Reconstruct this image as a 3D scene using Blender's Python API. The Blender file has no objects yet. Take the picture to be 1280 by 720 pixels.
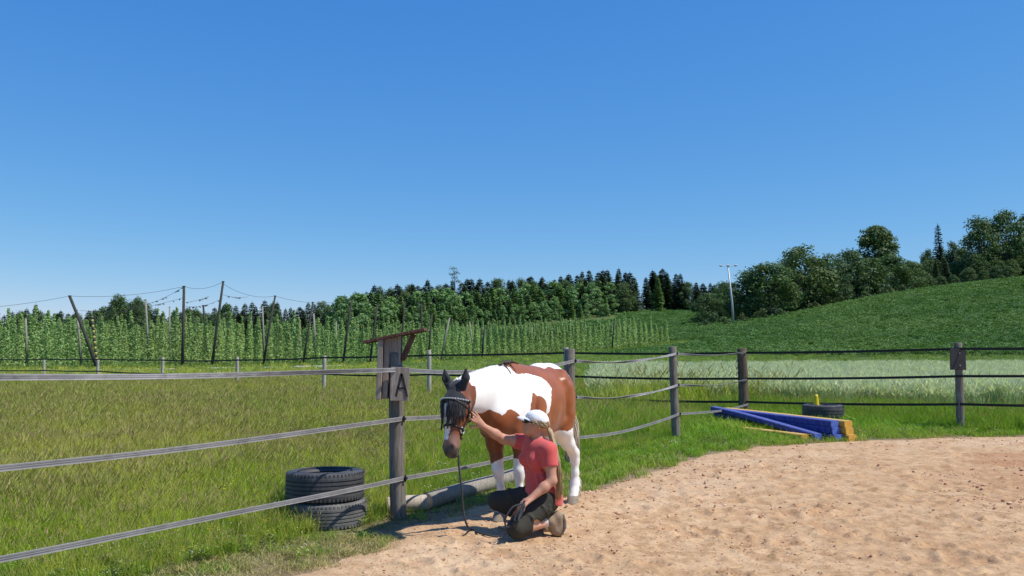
import bpy, bmesh, math, random
import numpy as np
from mathutils import Vector, Matrix, Euler
R = math.radians
random.seed(7)
rng = np.random.default_rng(7)
C = bpy.context.scene.collection
scene = bpy.context.scene

# ------------------------------------------------------------------ camera, sky, sun, exposure
FPX = 1050.0                       # focal length in pixels of a 1280 wide frame
CAMH = 1.6
PITCH = math.atan(77.0 / FPX)
cam_data = bpy.data.cameras.new('camera')
cam_data.sensor_width = 36.0
cam_data.lens = FPX / 1280.0 * 36.0
cam_data.clip_start = 0.05
cam_data.clip_end = 9000.0
cam = bpy.data.objects.new('camera', cam_data)
C.objects.link(cam)
cam.location = (0, 0, CAMH)
cam.rotation_euler = (R(90) + PITCH, 0, 0)
scene.camera = cam

SUN_EL = R(57)
SUN_DIR_XY = Vector((0.965, -0.26)).normalized()      # towards the sun: right and a little behind the camera
sun_vec = Vector((SUN_DIR_XY.x * math.cos(SUN_EL), SUN_DIR_XY.y * math.cos(SUN_EL), math.sin(SUN_EL)))
world = bpy.data.worlds.new('World')
scene.world = world
world.use_nodes = True
wn = world.node_tree.nodes
wl = world.node_tree.links
sky = wn.new('ShaderNodeTexSky')
sky.sky_type = 'NISHITA'
sky.sun_disc = False
sky.sun_elevation = SUN_EL
sky.sun_rotation = math.atan2(SUN_DIR_XY.x, SUN_DIR_XY.y)
sky.altitude = 400.0
sky.air_density = 1.0
sky.dust_density = 0.0
sky.ozone_density = 10.0
bg = wn['Background']
# the camera's own colour response to the sky: one power curve per channel, the same over the whole dome
SKY_STRENGTH = 0.115
sep_ = wn.new('ShaderNodeSeparateColor'); wl.new(sky.outputs['Color'], sep_.inputs[0])
cmb_ = wn.new('ShaderNodeCombineColor')
for k_, (gain_, pow_) in enumerate(((1.06, 1.2), (0.822, 0.75), (0.89, 0.33))):
    m1_ = wn.new('ShaderNodeMath'); m1_.operation = 'MULTIPLY'; m1_.inputs[1].default_value = 0.125
    m2_ = wn.new('ShaderNodeMath'); m2_.operation = 'POWER'; m2_.inputs[1].default_value = pow_
    m3_ = wn.new('ShaderNodeMath'); m3_.operation = 'MULTIPLY'; m3_.inputs[1].default_value = gain_ / 0.125
    wl.new(sep_.outputs[k_], m1_.inputs[0]); wl.new(m1_.outputs[0], m2_.inputs[0]); wl.new(m2_.outputs[0], m3_.inputs[0]); wl.new(m3_.outputs[0], cmb_.inputs[k_])
wl.new(cmb_.outputs[0], bg.inputs['Color'])
bg.inputs['Strength'].default_value = SKY_STRENGTH
sun_data = bpy.data.lights.new('sun', 'SUN')
sun_data.energy = 5.0
sun_data.angle = R(0.53)
sun_data.color = (1.0, 0.955, 0.88)
sun = bpy.data.objects.new('sun', sun_data)
C.objects.link(sun)
sun.rotation_euler = sun_vec.to_track_quat('Z', 'Y').to_euler()
scene.view_settings.view_transform = 'Standard'
scene.view_settings.look = 'None'
scene.view_settings.exposure = 0.08
scene.view_settings.gamma = 1.0
scene.cycles.max_bounces = 6
scene.cycles.diffuse_bounces = 3
scene.cycles.transparent_max_bounces = 8

# ------------------------------------------------------------------ small helpers
def ray(u, v):
    """pixel of the 1280x720 frame -> direction with y = 1"""
    xc, yc = (u - 640.0) / FPX, (360.0 - v) / FPX
    sp, cp = math.sin(PITCH), math.cos(PITCH)
    den = cp - sp * yc
    return xc / den, (sp + cp * yc) / den

def pt(u, v, d):
    a, b = ray(u, v)
    return (a * d, d, CAMH + b * d)

def gnd(u, v, z=0.0):
    a, b = ray(u, v)
    d = (z - CAMH) / b
    return (a * d, d)

def tag(o, label=None, cat=None, group=None, kind=None):
    if label: o['label'] = label
    if cat: o['category'] = cat
    if group: o['group'] = group
    if kind: o['kind'] = kind
    return o

def empty(name, loc=(0, 0, 0), rz=0.0, label=None, cat=None, group=None):
    o = bpy.data.objects.new(name, None)
    o.empty_display_size = 0.1
    C.objects.link(o)
    o.location = loc
    o.rotation_euler = (0, 0, rz)
    return tag(o, label, cat, group)

def link_mesh(name, me, parent=None, loc=None):
    o = bpy.data.objects.new(name, me)
    C.objects.link(o)
    if parent is not None: o.parent = parent
    if loc is not None: o.location = loc
    return o

def copy_tree(o, parent=None):
    c = o.copy()
    C.objects.link(c)
    c.parent = parent
    for ch in list(o.children):
        copy_tree(ch, c)
    return c

class MB:
    """collects polygons for one mesh"""
    def __init__(s):
        s.v, s.f, s.mi = [], [], []
    def add(s, verts, faces, mi=0):
        b = len(s.v)
        s.v.extend([tuple(p) for p in verts])
        for f in faces:
            s.f.append(tuple(i + b for i in f))
            s.mi.append(mi)
    def box(s, c, size, rot=None, mi=0, bev=0.0):
        hx, hy, hz = size[0] / 2, size[1] / 2, size[2] / 2
        if bev <= 0:
            vs = [Vector((x * hx, y * hy, z * hz)) for z in (-1, 1) for y in (-1, 1) for x in (-1, 1)]
            fs = [(0, 2, 3, 1), (4, 5, 7, 6), (0, 1, 5, 4), (2, 6, 7, 3), (0, 4, 6, 2), (1, 3, 7, 5)]
        else:
            bm = bmesh.new()
            bmesh.ops.create_cube(bm, size=1.0)
            for v in bm.verts:
                v.co = Vector((v.co.x * size[0], v.co.y * size[1], v.co.z * size[2]))
            bmesh.ops.bevel(bm, geom=bm.edges[:], offset=bev, segments=2, affect='EDGES', profile=0.6)
            bm.verts.index_update()
            vs = [v.co.copy() for v in bm.verts]
            fs = [[v.index for v in f.verts] for f in bm.faces]
            bm.free()
        m = rot.to_matrix() if rot is not None else Matrix.Identity(3)
        s.add([m @ v + Vector(c) for v in vs], fs, mi)
    def tube(s, pts, rad, n=8, mi=0, caps=True, wob=0.0, rnd=random):
        pts = [Vector(p) for p in pts]
        if not hasattr(rad, '__len__'): rad = [rad] * len(pts)
        vs, fs = [], []
        t0 = (pts[1] - pts[0]).normalized()
        ref = Vector((0, 0, 1)) if abs(t0.z) < 0.9 else Vector((1, 0, 0))
        a = t0.cross(ref).normalized()
        for i, p in enumerate(pts):
            t = (pts[min(i + 1, len(pts) - 1)] - pts[max(i - 1, 0)]).normalized()
            a = (a - t * a.dot(t)).normalized()
            b = t.cross(a)
            for k in range(n):
                w = 2 * math.pi * k / n
                r = rad[i] * (1 + (rnd.uniform(-wob, wob) if wob else 0))
                vs.append(p + a * math.cos(w) * r + b * math.sin(w) * r)
        for i in range(len(pts) - 1):
            for k in range(n):
                k2 = (k + 1) % n
                fs.append((i * n + k, i * n + k2, (i + 1) * n + k2, (i + 1) * n + k))
        if caps:
            fs.append(tuple(reversed(range(n))))
            fs.append(tuple((len(pts) - 1) * n + k for k in range(n)))
        s.add(vs, fs, mi)
    def ribbon(s, pts, width, thick=0.003, up=Vector((0, 0, 1)), mi=0, twist=None):
        pts = [Vector(p) for p in pts]
        vs, fs = [], []
        for i, p in enumerate(pts):
            t = (pts[min(i + 1, len(pts) - 1)] - pts[max(i - 1, 0)]).normalized()
            side = t.cross(up).normalized()
            w = side.cross(t).normalized()
            if twist:
                ang = twist[i]
                w, side = w * math.cos(ang) + side * math.sin(ang), side * math.cos(ang) - w * math.sin(ang)
            hw = (width[i] if hasattr(width, '__len__') else width) / 2
            vs += [p + w * hw + side * thick / 2, p + w * hw - side * thick / 2, p - w * hw - side * thick / 2, p - w * hw + side * thick / 2]
        for i in range(len(pts) - 1):
            for k in range(4):
                k2 = (k + 1) % 4
                fs.append((i * 4 + k, i * 4 + k2, i * 4 + 4 + k2, i * 4 + 4 + k))
        fs.append((3, 2, 1, 0)); e = (len(pts) - 1) * 4
        fs.append((e, e + 1, e + 2, e + 3))
        s.add(vs, fs, mi)
    def lathe(s, prof, n=32, c=(0, 0, 0), rot=None, mi=0, closed=True):
        m = rot.to_matrix() if rot is not None else Matrix.Identity(3)
        vs, fs = [], []
        for (r, z) in prof:
            for k in range(n):
                w = 2 * math.pi * k / n
                vs.append(m @ Vector((r * math.cos(w), r * math.sin(w), z)) + Vector(c))
        L = len(prof)
        for i in range(L if closed else L - 1):
            i2 = (i + 1) % L
            for k in range(n):
                k2 = (k + 1) % n
                fs.append((i * n + k, i * n + k2, i2 * n + k2, i2 * n + k))
        s.add(vs, fs, mi)
    def mesh(s, name, mats, smooth=False):
        me = bpy.data.meshes.new(name)
        me.from_pydata([tuple(v) for v in s.v], [], s.f)
        for m in (mats if isinstance(mats, (list, tuple)) else [mats]):
            me.materials.append(m)
        if max(s.mi, default=0) > 0:
            me.polygons.foreach_set('material_index', s.mi)
        if smooth:
            me.polygons.foreach_set('use_smooth', [True] * len(me.polygons))
        me.update()
        return me
    def build(s, name, mats, parent=None, smooth=False, loc=None):
        return link_mesh(name, s.mesh(name, mats, smooth), parent, loc)

def np_mesh(name, V, F, mats, smooth=True):
    """V (n,3), F (m,4) or (m,3) arrays"""
    me = bpy.data.meshes.new(name)
    V = np.asarray(V, np.float32); F = np.asarray(F, np.int32)
    k = F.shape[1]
    me.vertices.add(len(V)); me.vertices.foreach_set('co', V.ravel())
    me.loops.add(F.size); me.loops.foreach_set('vertex_index', F.ravel())
    me.polygons.add(len(F))
    me.polygons.foreach_set('loop_start', np.arange(0, F.size, k, dtype=np.int32))
    for m in (mats if isinstance(mats, (list, tuple)) else [mats]):
        me.materials.append(m)
    me.update(calc_edges=True)
    if smooth: me.polygons.foreach_set('use_smooth', np.ones(len(F), bool))
    me.validate()
    return me

# value noise in numpy
_lat = np.random.default_rng(11).random((256, 256)).astype(np.float32)
def vnoise(x, y):
    xi = np.floor(x).astype(int); yi = np.floor(y).astype(int)
    fx = x - xi; fy = y - yi
    fx = fx * fx * (3 - 2 * fx); fy = fy * fy * (3 - 2 * fy)
    g = lambda a, b: _lat[a & 255, b & 255]
    return (g(xi, yi) * (1 - fx) + g(xi + 1, yi) * fx) * (1 - fy) + (g(xi, yi + 1) * (1 - fx) + g(xi + 1, yi + 1) * fx) * fy
def fbm(x, y, o=4):
    s = 0; a = 0.5; t = 0
    for i in range(o):
        s = s + a * vnoise(x * 2 ** i + 17.3 * i, y * 2 ** i + 5.1 * i); t += a; a *= 0.5
    return s / t

def in_poly(x, y, poly):
    x = np.asarray(x, float); y = np.asarray(y, float)
    ins = np.zeros(x.shape, bool)
    n = len(poly)
    for i in range(n):
        x1, y1 = poly[i]; x2, y2 = poly[(i + 1) % n]
        if y1 == y2: continue
        c = ((y1 > y) != (y2 > y)) & (x < (x2 - x1) * (y - y1) / (y2 - y1) + x1)
        ins ^= c
    return ins
def dist_poly(x, y, pl):
    """distance to an open polyline"""
    x = np.asarray(x, float); y = np.asarray(y, float)
    best = np.full(x.shape, 1e9)
    for (x1, y1), (x2, y2) in zip(pl[:-1], pl[1:]):
        dx, dy = x2 - x1, y2 - y1
        t = np.clip(((x - x1) * dx + (y - y1) * dy) / (dx * dx + dy * dy), 0, 1)
        best = np.minimum(best, np.hypot(x - x1 - t * dx, y - y1 - t * dy))
    return best

# ------------------------------------------------------------------ materials
def new_mat(name):
    m = bpy.data.materials.new(name)
    m.use_nodes = True
    nt = m.node_tree
    for n in list(nt.nodes): nt.nodes.remove(n)
    out = nt.nodes.new('ShaderNodeOutputMaterial')
    return m, nt, out
def node(nt, typ, **kw):
    n = nt.nodes.new(typ)
    for k, v in kw.items():
        if k in n.inputs: n.inputs[k].default_value = v
        else: setattr(n, k, v)
    return n
def rgba(c): return (c[0], c[1], c[2], 1.0)
def ramp(nt, fac, stops):
    r = nt.nodes.new('ShaderNodeValToRGB')
    e = r.color_ramp.elements
    while len(e) < len(stops): e.new(0.5)
    for i, (p, c) in enumerate(stops):
        e[i].position = p; e[i].color = rgba(c)
    nt.links.new(fac, r.inputs['Fac'])
    return r.outputs['Color']
def mixc(nt, fac, a, b, mode='MIX'):
    m = nt.nodes.new('ShaderNodeMix'); m.data_type = 'RGBA'; m.blend_type = mode
    for s, v in ((m.inputs[0], fac), (m.inputs[6], a), (m.inputs[7], b)):
        if hasattr(v, 'links') or isinstance(v, bpy.types.NodeSocket): nt.links.new(v, s)
        elif isinstance(v, (int, float)): s.default_value = v
        else: s.default_value = rgba(v)
    return m.outputs[2]
def noise(nt, scale, coord=None, detail=4.0, rough=0.6, stretch=None):
    n = node(nt, 'ShaderNodeTexNoise', Scale=scale, Detail=detail, Roughness=rough)
    if coord is not None:
        if stretch:
            mp = nt.nodes.new('ShaderNodeMapping'); mp.inputs['Scale'].default_value = stretch
            nt.links.new(coord, mp.inputs['Vector']); coord = mp.outputs['Vector']
        nt.links.new(coord, n.inputs['Vector'])
    return n.outputs['Fac']
def coords(nt, which='Object'):
    return nt.nodes.new('ShaderNodeTexCoord').outputs[which]
def wpos(nt):
    return nt.nodes.new('ShaderNodeNewGeometry').outputs['Position']

def basic(name, c1, c2=None, rough=0.8, scale=6.0, bump=0.0, bscale=None, stretch=None, spec=0.3, lo=0.35, hi=0.65, metallic=0.0, sheen=0.0):
    m, nt, out = new_mat(name)
    b = node(nt, 'ShaderNodeBsdfPrincipled', Roughness=rough, Metallic=metallic)
    b.inputs['Specular IOR Level'].default_value = spec
    if sheen: b.inputs['Sheen Weight'].default_value = sheen
    co = coords(nt)
    if c2 is None: c2 = tuple(x * 0.75 for x in c1)
    f = noise(nt, scale, co, 5.0, 0.65, stretch)
    nt.links.new(ramp(nt, f, [(lo, c1), (hi, c2)]), b.inputs['Base Color'])
    if bump:
        bn = nt.nodes.new('ShaderNodeBump'); bn.inputs['Strength'].default_value = bump; bn.inputs['Distance'].default_value = 0.02
        nt.links.new(noise(nt, bscale or scale * 4, co, 6.0, 0.7, stretch), bn.inputs['Height'])
        nt.links.new(bn.outputs['Normal'], b.inputs['Normal'])
    nt.links.new(b.outputs['BSDF'], out.inputs['Surface'])
    return m

def leaf_mat(name, cols, trans=0.3, patch=None, pscale=0.15, tint=None, rough=0.6):
    """cols: ramp by per-copy random; patch: colour mixed in by world position"""
    m, nt, out = new_mat(name)
    oi = nt.nodes.new('ShaderNodeObjectInfo')
    n = len(cols)
    col = ramp(nt, oi.outputs['Random'], [(i / max(1, n - 1), c) for i, c in enumerate(cols)])
    pos = wpos(nt)
    if patch is not None:
        f = noise(nt, pscale, pos, 3.0, 0.55)
        f2 = ramp(nt, f, [(0.42, (0, 0, 0)), (0.6, (1, 1, 1))])
        col = mixc(nt, f2, col, patch)
    # leaf to leaf variation
    co = coords(nt)
    wn_ = node(nt, 'ShaderNodeTexWhiteNoise'); 
    geo = nt.nodes.new('ShaderNodeNewGeometry')
    nt.links.new(geo.outputs['Random Per Island'], wn_.inputs['Vector'])
    hs = nt.nodes.new('ShaderNodeHueSaturation')
    mr = node(nt, 'ShaderNodeMapRange'); mr.inputs['To Min'].default_value = 0.6; mr.inputs['To Max'].default_value = 1.4
    nt.links.new(geo.outputs['Random Per Island'], mr.inputs['Value'])
    nt.links.new(mr.outputs['Result'], hs.inputs['Value'])
    mr2 = node(nt, 'ShaderNodeMapRange'); mr2.inputs['To Min'].default_value = 0.48; mr2.inputs['To Max'].default_value = 0.52
    nt.links.new(wn_.outputs['Value'], mr2.inputs['Value']); nt.links.new(mr2.outputs['Result'], hs.inputs['Hue'])
    nt.links.new(col, hs.inputs['Color'])
    col = hs.outputs['Color']
    b = node(nt, 'ShaderNodeBsdfPrincipled', Roughness=rough)
    b.inputs['Specular IOR Level'].default_value = 0.25
    nt.links.new(col, b.inputs['Base Color'])
    t = nt.nodes.new('ShaderNodeBsdfTranslucent')
    nt.links.new(mixc(nt, 1.0, col, (1.15, 1.2, 0.6), 'MULTIPLY'), t.inputs['Color'])
    mx = nt.nodes.new('ShaderNodeMixShader'); mx.inputs['Fac'].default_value = trans
    nt.links.new(b.outputs['BSDF'], mx.inputs[1]); nt.links.new(t.outputs['BSDF'], mx.inputs[2])
    nt.links.new(mx.outputs['Shader'], out.inputs['Surface'])
    return m

M = {}
def wood_mat(name, c1, c2, c3, bump=0.5):
    m, nt, out = new_mat(name)
    b = node(nt, 'ShaderNodeBsdfPrincipled', Roughness=0.85); b.inputs['Specular IOR Level'].default_value = 0.2
    co = coords(nt)
    g = noise(nt, 9.0, co, 6.0, 0.7, (6, 6, 0.5))
    p = noise(nt, 2.2, co, 4.0, 0.6)
    col = ramp(nt, g, [(0.3, c1), (0.5, c2), (0.7, c3)])
    col = mixc(nt, ramp(nt, p, [(0.4, (0, 0, 0)), (0.65, (0.55, 0.55, 0.55))]), col, c1)
    nt.links.new(col, b.inputs['Base Color'])
    bn = nt.nodes.new('ShaderNodeBump'); bn.inputs['Strength'].default_value = bump; bn.inputs['Distance'].default_value = 0.01
    nt.links.new(noise(nt, 14.0, co, 6.0, 0.75, (8, 8, 0.5)), bn.inputs['Height'])
    nt.links.new(bn.outputs['Normal'], b.inputs['Normal'])
    nt.links.new(b.outputs['BSDF'], out.inputs['Surface'])
    return m
M['post'] = wood_mat('weathered_post_wood', (0.09, 0.078, 0.066), (0.2, 0.178, 0.15), (0.3, 0.27, 0.23))
M['post_brown'] = wood_mat('brown_post_wood', (0.075, 0.05, 0.035), (0.15, 0.105, 0.075), (0.23, 0.17, 0.125))
M['post_pale'] = wood_mat('pale_post_wood', (0.26, 0.235, 0.2), (0.4, 0.37, 0.32), (0.5, 0.46, 0.4))
M['plank'] = wood_mat('weathered_plank_wood', (0.19, 0.145, 0.115), (0.36, 0.29, 0.245), (0.52, 0.45, 0.39))
M['roofwood'] = wood_mat('roof_plank_wood', (0.06, 0.03, 0.022), (0.13, 0.06, 0.045), (0.24, 0.15, 0.12))
M['pole'] = wood_mat('tarred_pole_wood', (0.03, 0.03, 0.026), (0.055, 0.056, 0.046), (0.09, 0.09, 0.075))
M['pole_pale'] = wood_mat('pale_pole_wood', (0.17, 0.17, 0.13), (0.26, 0.25, 0.2), (0.34, 0.32, 0.26))
M['log'] = wood_mat('grey_log_wood', (0.15, 0.13, 0.11), (0.27, 0.24, 0.2), (0.4, 0.36, 0.3))
M['log_pale'] = wood_mat('pale_log_wood', (0.3, 0.24, 0.18), (0.48, 0.4, 0.31), (0.62, 0.54, 0.44))
M['paint_black'] = basic('black_letter_paint', (0.035, 0.03, 0.027), (0.1, 0.085, 0.075), rough=0.9, scale=30, lo=.45, hi=.75)
M['sign_dark'] = basic('dark_sign_board', (0.055, 0.052, 0.055), (0.035, 0.034, 0.036), rough=0.6, scale=5, bump=0.1)
M['tape_dark'] = basic('black_fence_tape', (0.012, 0.013, 0.014), (0.02, 0.022, 0.022), rough=0.6, scale=9)
M['rubber'] = basic('tyre_rubber', (0.04, 0.041, 0.044), (0.075, 0.074, 0.075), rough=0.62, scale=8, bump=0.15, spec=0.4)
M['rubber_dusty'] = basic('dusty_tyre_rubber', (0.095, 0.092, 0.088), (0.17, 0.163, 0.15), rough=0.85, scale=7, bump=0.2)
M['metal_grey'] = basic('galvanised_metal', (0.5, 0.51, 0.52), (0.42, 0.43, 0.44), rough=0.5, scale=4, metallic=0.3)
def foam_mat(name, c1, c2, worn_lit):
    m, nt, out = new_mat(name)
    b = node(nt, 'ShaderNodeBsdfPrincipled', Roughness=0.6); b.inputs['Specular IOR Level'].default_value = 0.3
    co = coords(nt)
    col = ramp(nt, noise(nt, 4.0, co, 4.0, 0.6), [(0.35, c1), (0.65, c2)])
    # random scuffs, plus a sunlit paleness painted on the faces that lie upwards
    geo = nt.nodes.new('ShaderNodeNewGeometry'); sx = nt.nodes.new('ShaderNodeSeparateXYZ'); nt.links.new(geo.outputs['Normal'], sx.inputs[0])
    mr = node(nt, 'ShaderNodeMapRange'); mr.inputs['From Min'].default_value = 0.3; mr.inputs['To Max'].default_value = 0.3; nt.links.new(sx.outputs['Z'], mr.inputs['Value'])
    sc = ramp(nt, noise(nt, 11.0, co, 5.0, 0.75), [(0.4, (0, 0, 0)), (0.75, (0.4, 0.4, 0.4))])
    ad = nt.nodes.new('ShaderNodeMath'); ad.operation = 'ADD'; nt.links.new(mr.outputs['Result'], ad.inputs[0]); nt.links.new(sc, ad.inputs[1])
    nt.links.new(mixc(nt, ad.outputs[0], col, worn_lit), b.inputs['Base Color'])
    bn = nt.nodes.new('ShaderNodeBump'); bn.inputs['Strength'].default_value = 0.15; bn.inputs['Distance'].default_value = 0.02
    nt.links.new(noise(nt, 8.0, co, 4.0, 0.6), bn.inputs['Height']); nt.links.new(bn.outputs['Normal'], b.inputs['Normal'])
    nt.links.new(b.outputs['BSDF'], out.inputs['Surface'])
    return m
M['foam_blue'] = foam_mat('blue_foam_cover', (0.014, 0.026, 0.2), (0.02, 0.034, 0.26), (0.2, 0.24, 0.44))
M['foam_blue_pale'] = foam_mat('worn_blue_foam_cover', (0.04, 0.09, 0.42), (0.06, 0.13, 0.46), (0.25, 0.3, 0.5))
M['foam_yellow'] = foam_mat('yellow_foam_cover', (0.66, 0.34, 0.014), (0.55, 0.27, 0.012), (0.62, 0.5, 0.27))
M['cone_yellow'] = basic('yellow_plastic', (0.82, 0.62, 0.02), rough=0.4)

def tape_mat(name, edge, mid, dark):
    """woven tape: stripes run along it, from a 'stripe' value stored on the mesh"""
    m, nt, out = new_mat(name)
    b = node(nt, 'ShaderNodeBsdfPrincipled', Roughness=0.75); b.inputs['Specular IOR Level'].default_value = 0.25
    co = coords(nt)
    col = ramp(nt, noise(nt, 3.0, co, 5.0, 0.65), [(0.35, edge), (0.65, mid)])
    col = mixc(nt, ramp(nt, noise(nt, 14.0, co, 3.0, 0.5), [(0.5, (0, 0, 0)), (0.72, (0.6, 0.6, 0.6))]), col, dark)
    nt.links.new(col, b.inputs['Base Color'])
    nt.links.new(b.outputs['BSDF'], out.inputs['Surface'])
    return m
M['tape'] = tape_mat('grey_woven_tape', (0.2, 0.195, 0.2), (0.29, 0.28, 0.28), (0.15, 0.14, 0.14))
M['tape_edge'] = tape_mat('pale_tape_selvedge', (0.29, 0.28, 0.275), (0.36, 0.35, 0.34), (0.2, 0.19, 0.185))
M['tape_line'] = tape_mat('dark_tape_thread', (0.07, 0.065, 0.065), (0.1, 0.095, 0.095), (0.06, 0.06, 0.06))
# ------------------------------------------------------------------ terrain
_tu = np.array([-900, 0, 300, 500, 640, 780, 840, 900, 1000, 1100, 1280, 1700, 2400], float)
_tr = (_tu - 640) / FPX
_td = np.array([0, 55, 70, 100, 150, 200, 230, 300, 400, 700, 4000], float)
_tz = np.array([
 [0] * 13, [0] * 13,
 [0, 0, 0, 0, .2, .35, .4, .4, .5, .6, .7, .8, .8],
 [0, 0, .1, .4, .8, 1.0, 1.6, 2.2, 3.2, 4.5, 5.7, 7, 8],
 [0, 0, .3, 1.5, 3, 4.5, 5, 6.2, 7.9, 11.3, 14.2, 16, 17],
 [0, 0, .6, 4, 7, 9.6, 10, 8.6, 9.9, 14.0, 18.8, 22, 23],
 [0, 0, 1, 6, 9, 12, 12.5, 11, 11, 14.5, 19.5, 23, 24],
 [0, 0, 2, 9, 12, 15.5, 16, 14, 13, 15, 20, 24, 25],
 [0, 1, 4, 11, 14, 17, 17, 16, 15, 16, 20, 24, 25],
 [0, 2, 5, 11, 14, 17, 17, 16, 15, 16, 20, 24, 25],
 [0, 2, 5, 11, 14, 17, 17, 16, 15, 16, 20, 24, 25]], float)
_gr = np.linspace(_tr[0], _tr[-1], 260)
_gd = np.linspace(0, 700, 281)
_Z = np.array([np.interp(_gd, _td, [np.interp(r_, _tr, _tz[k]) for k in range(len(_td))]) for r_ in _gr])
for _ in range(3):
    P_ = np.pad(_Z, 3, mode='edge')
    _Z = sum(P_[3 + k:3 + k + _Z.shape[0], 3:3 + _Z.shape[1]] for k in range(-3, 4)) / 7
    P_ = np.pad(_Z, 3, mode='edge')
    _Z = sum(P_[3:3 + _Z.shape[0], 3 + k:3 + k + _Z.shape[1]] for k in range(-2, 3)) / 5
_Z[:, _gd < 48] = 0
def terrain(x, y):
    x = np.asarray(x, float); y = np.asarray(y, float)
    d = np.clip(y, 0, 699.0)
    r_ = np.clip(x / np.maximum(y, 1.0), _gr[0], _gr[-1] - 1e-6)
    a = (r_ - _gr[0]) / (_gr[1] - _gr[0]); b = d / (_gd[1] - _gd[0])
    i = np.clip(a.astype(int), 0, len(_gr) - 2); j = np.clip(b.astype(int), 0, len(_gd) - 2)
    fa = a - i; fb = b - j
    return (_Z[i, j] * (1 - fa) + _Z[i + 1, j] * fa) * (1 - fb) + (_Z[i, j + 1] * (1 - fa) + _Z[i + 1, j + 1] * fa) * fb
def tz(x, y): return float(terrain(np.array([x]), np.array([y]))[0])

# sand arena outline (world metres)
EDGE = [(-2.0, 3.0), (-1.75, 5.2)] + [gnd(u, v) for u, v in ((352, 722), (410, 707), (448, 694), (480, 679), (508, 664), (545, 648), (590, 636), (640, 628), (700, 622), (735, 617), (765, 606), (800, 595), (850, 577), (900, 566), (950, 559), (1010, 555), (1100, 551), (1190, 548), (1290, 545), (1500, 540))] + [(24, 17.5)]
SAND = EDGE + [(40, 17), (40, -6), (-3, -6)]
FENCE_Z = (-3.72, 4.25); FENCE_Y = (-5.6, 0.4)
A_ = gnd(499, 649); B_ = gnd(713, 585); C_ = gnd(846, 551); D_ = gnd(930, 521); E_ = gnd(1201, 539)
FLINE = [FENCE_Y, FENCE_Z, A_, B_, C_, D_]
MEADOW = FLINE + [(5.6, 60), (-60, 60), (-60, 0.4)]

def ground_mat():
    m, nt, out = new_mat('meadow_soil')
    b = node(nt, 'ShaderNodeBsdfPrincipled', Roughness=0.95); b.inputs['Specular IOR Level'].default_value = 0.1
    pos = wpos(nt)
    f = noise(nt, 0.9, pos, 6.0, 0.65)
    f2 = noise(nt, 14.0, pos, 6.0, 0.7)
    a = ramp(nt, f2, [(0.3, (0.05, 0.068, 0.02)), (0.5, (0.09, 0.125, 0.036)), (0.7, (0.15, 0.18, 0.06))])
    c = ramp(nt, f2, [(0.3, (0.16, 0.11, 0.06)), (0.55, (0.3, 0.22, 0.13)), (0.72, (0.42, 0.33, 0.2))])
    sep = nt.nodes.new('ShaderNodeAttribute'); sep.attribute_name = 'bare'
    col = mixc(nt, sep.outputs['Fac'], a, c)
    nt.links.new(col, b.inputs['Base Color'])
    bn = nt.nodes.new('ShaderNodeBump'); bn.inputs['Strength'].default_value = 0.7; bn.inputs['Distance'].default_value = 0.03
    nt.links.new(noise(nt, 22.0, pos, 6.0, 0.75), bn.inputs['Height']); nt.links.new(bn.outputs['Normal'], b.inputs['Normal'])
    nt.links.new(b.outputs['BSDF'], out.inputs['Surface'])
    return m
def sand_mat():
    m, nt, out = new_mat('arena_sand')
    b = node(nt, 'ShaderNodeBsdfPrincipled', Roughness=0.95); b.inputs['Specular IOR Level'].default_value = 0.15
    pos = wpos(nt)
    f1 = noise(nt, 0.45, pos, 5.0, 0.6)
    f2 = noise(nt, 5.0, pos, 8.0, 0.78)
    f3 = noise(nt, 45.0, pos, 5.0, 0.7)
    f4 = noise(nt, 17.0, pos, 4.0, 0.65)
    col = ramp(nt, f2, [(0.36, (0.35, 0.21, 0.105)), (0.5, (0.51, 0.335, 0.185)), (0.62, (0.59, 0.41, 0.245))])
    att = nt.nodes.new('ShaderNodeAttribute'); att.attribute_name = 'red'
    col = mixc(nt, att.outputs['Fac'], col, (0.38, 0.19, 0.095))
    att2 = nt.nodes.new('ShaderNodeAttribute'); att2.attribute_name = 'pale'
    col = mixc(nt, att2.outputs['Fac'], col, (0.62, 0.46, 0.3))
    col = mixc(nt, ramp(nt, f1, [(0.45, (0, 0, 0)), (0.7, (0.4, 0.4, 0.4))]), col, (0.42, 0.25, 0.13))
    g = ramp(nt, f3, [(0.3, (0.5, 0.47, 0.44)), (0.44, (0.95, 0.95, 0.95)), (0.6, (1, 1, 1)), (0.72, (1.25, 1.25, 1.25))])
    col = mixc(nt, 1.0, col, g, 'MULTIPLY')
    col = mixc(nt, ramp(nt, f4, [(0.3, (0.8, 0.8, 0.8)), (0.42, (0, 0, 0))]), col, (0.2, 0.105, 0.045))
    nt.links.new(col, b.inputs['Base Color'])
    bn = nt.nodes.new('ShaderNodeBump'); bn.inputs['Strength'].default_value = 0.85; bn.inputs['Distance'].default_value = 0.02
    h = mixc(nt, 0.5, noise(nt, 30.0, pos, 6.0, 0.75), noise(nt, 9.0, pos, 4.0, 0.6))
    nt.links.new(h, bn.inputs['Height']); nt.links.new(bn.outputs['Normal'], b.inputs['Normal'])
    nt.links.new(b.outputs['BSDF'], out.inputs['Surface'])
    return m
def crop_mat():
    m, nt, out = new_mat('crop_soil')
    b = node(nt, 'ShaderNodeBsdfPrincipled', Roughness=0.9); b.inputs['Specular IOR Level'].default_value = 0.1
    pos = wpos(nt)
    f = noise(nt, 1.1, pos, 6.0, 0.7)
    nt.links.new(ramp(nt, f, [(0.35, (0.03, 0.065, 0.015)), (0.65, (0.06, 0.11, 0.025))]), b.inputs['Base Color'])
    nt.links.new(b.outputs['BSDF'], out.inputs['Surface'])
    return m
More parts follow.
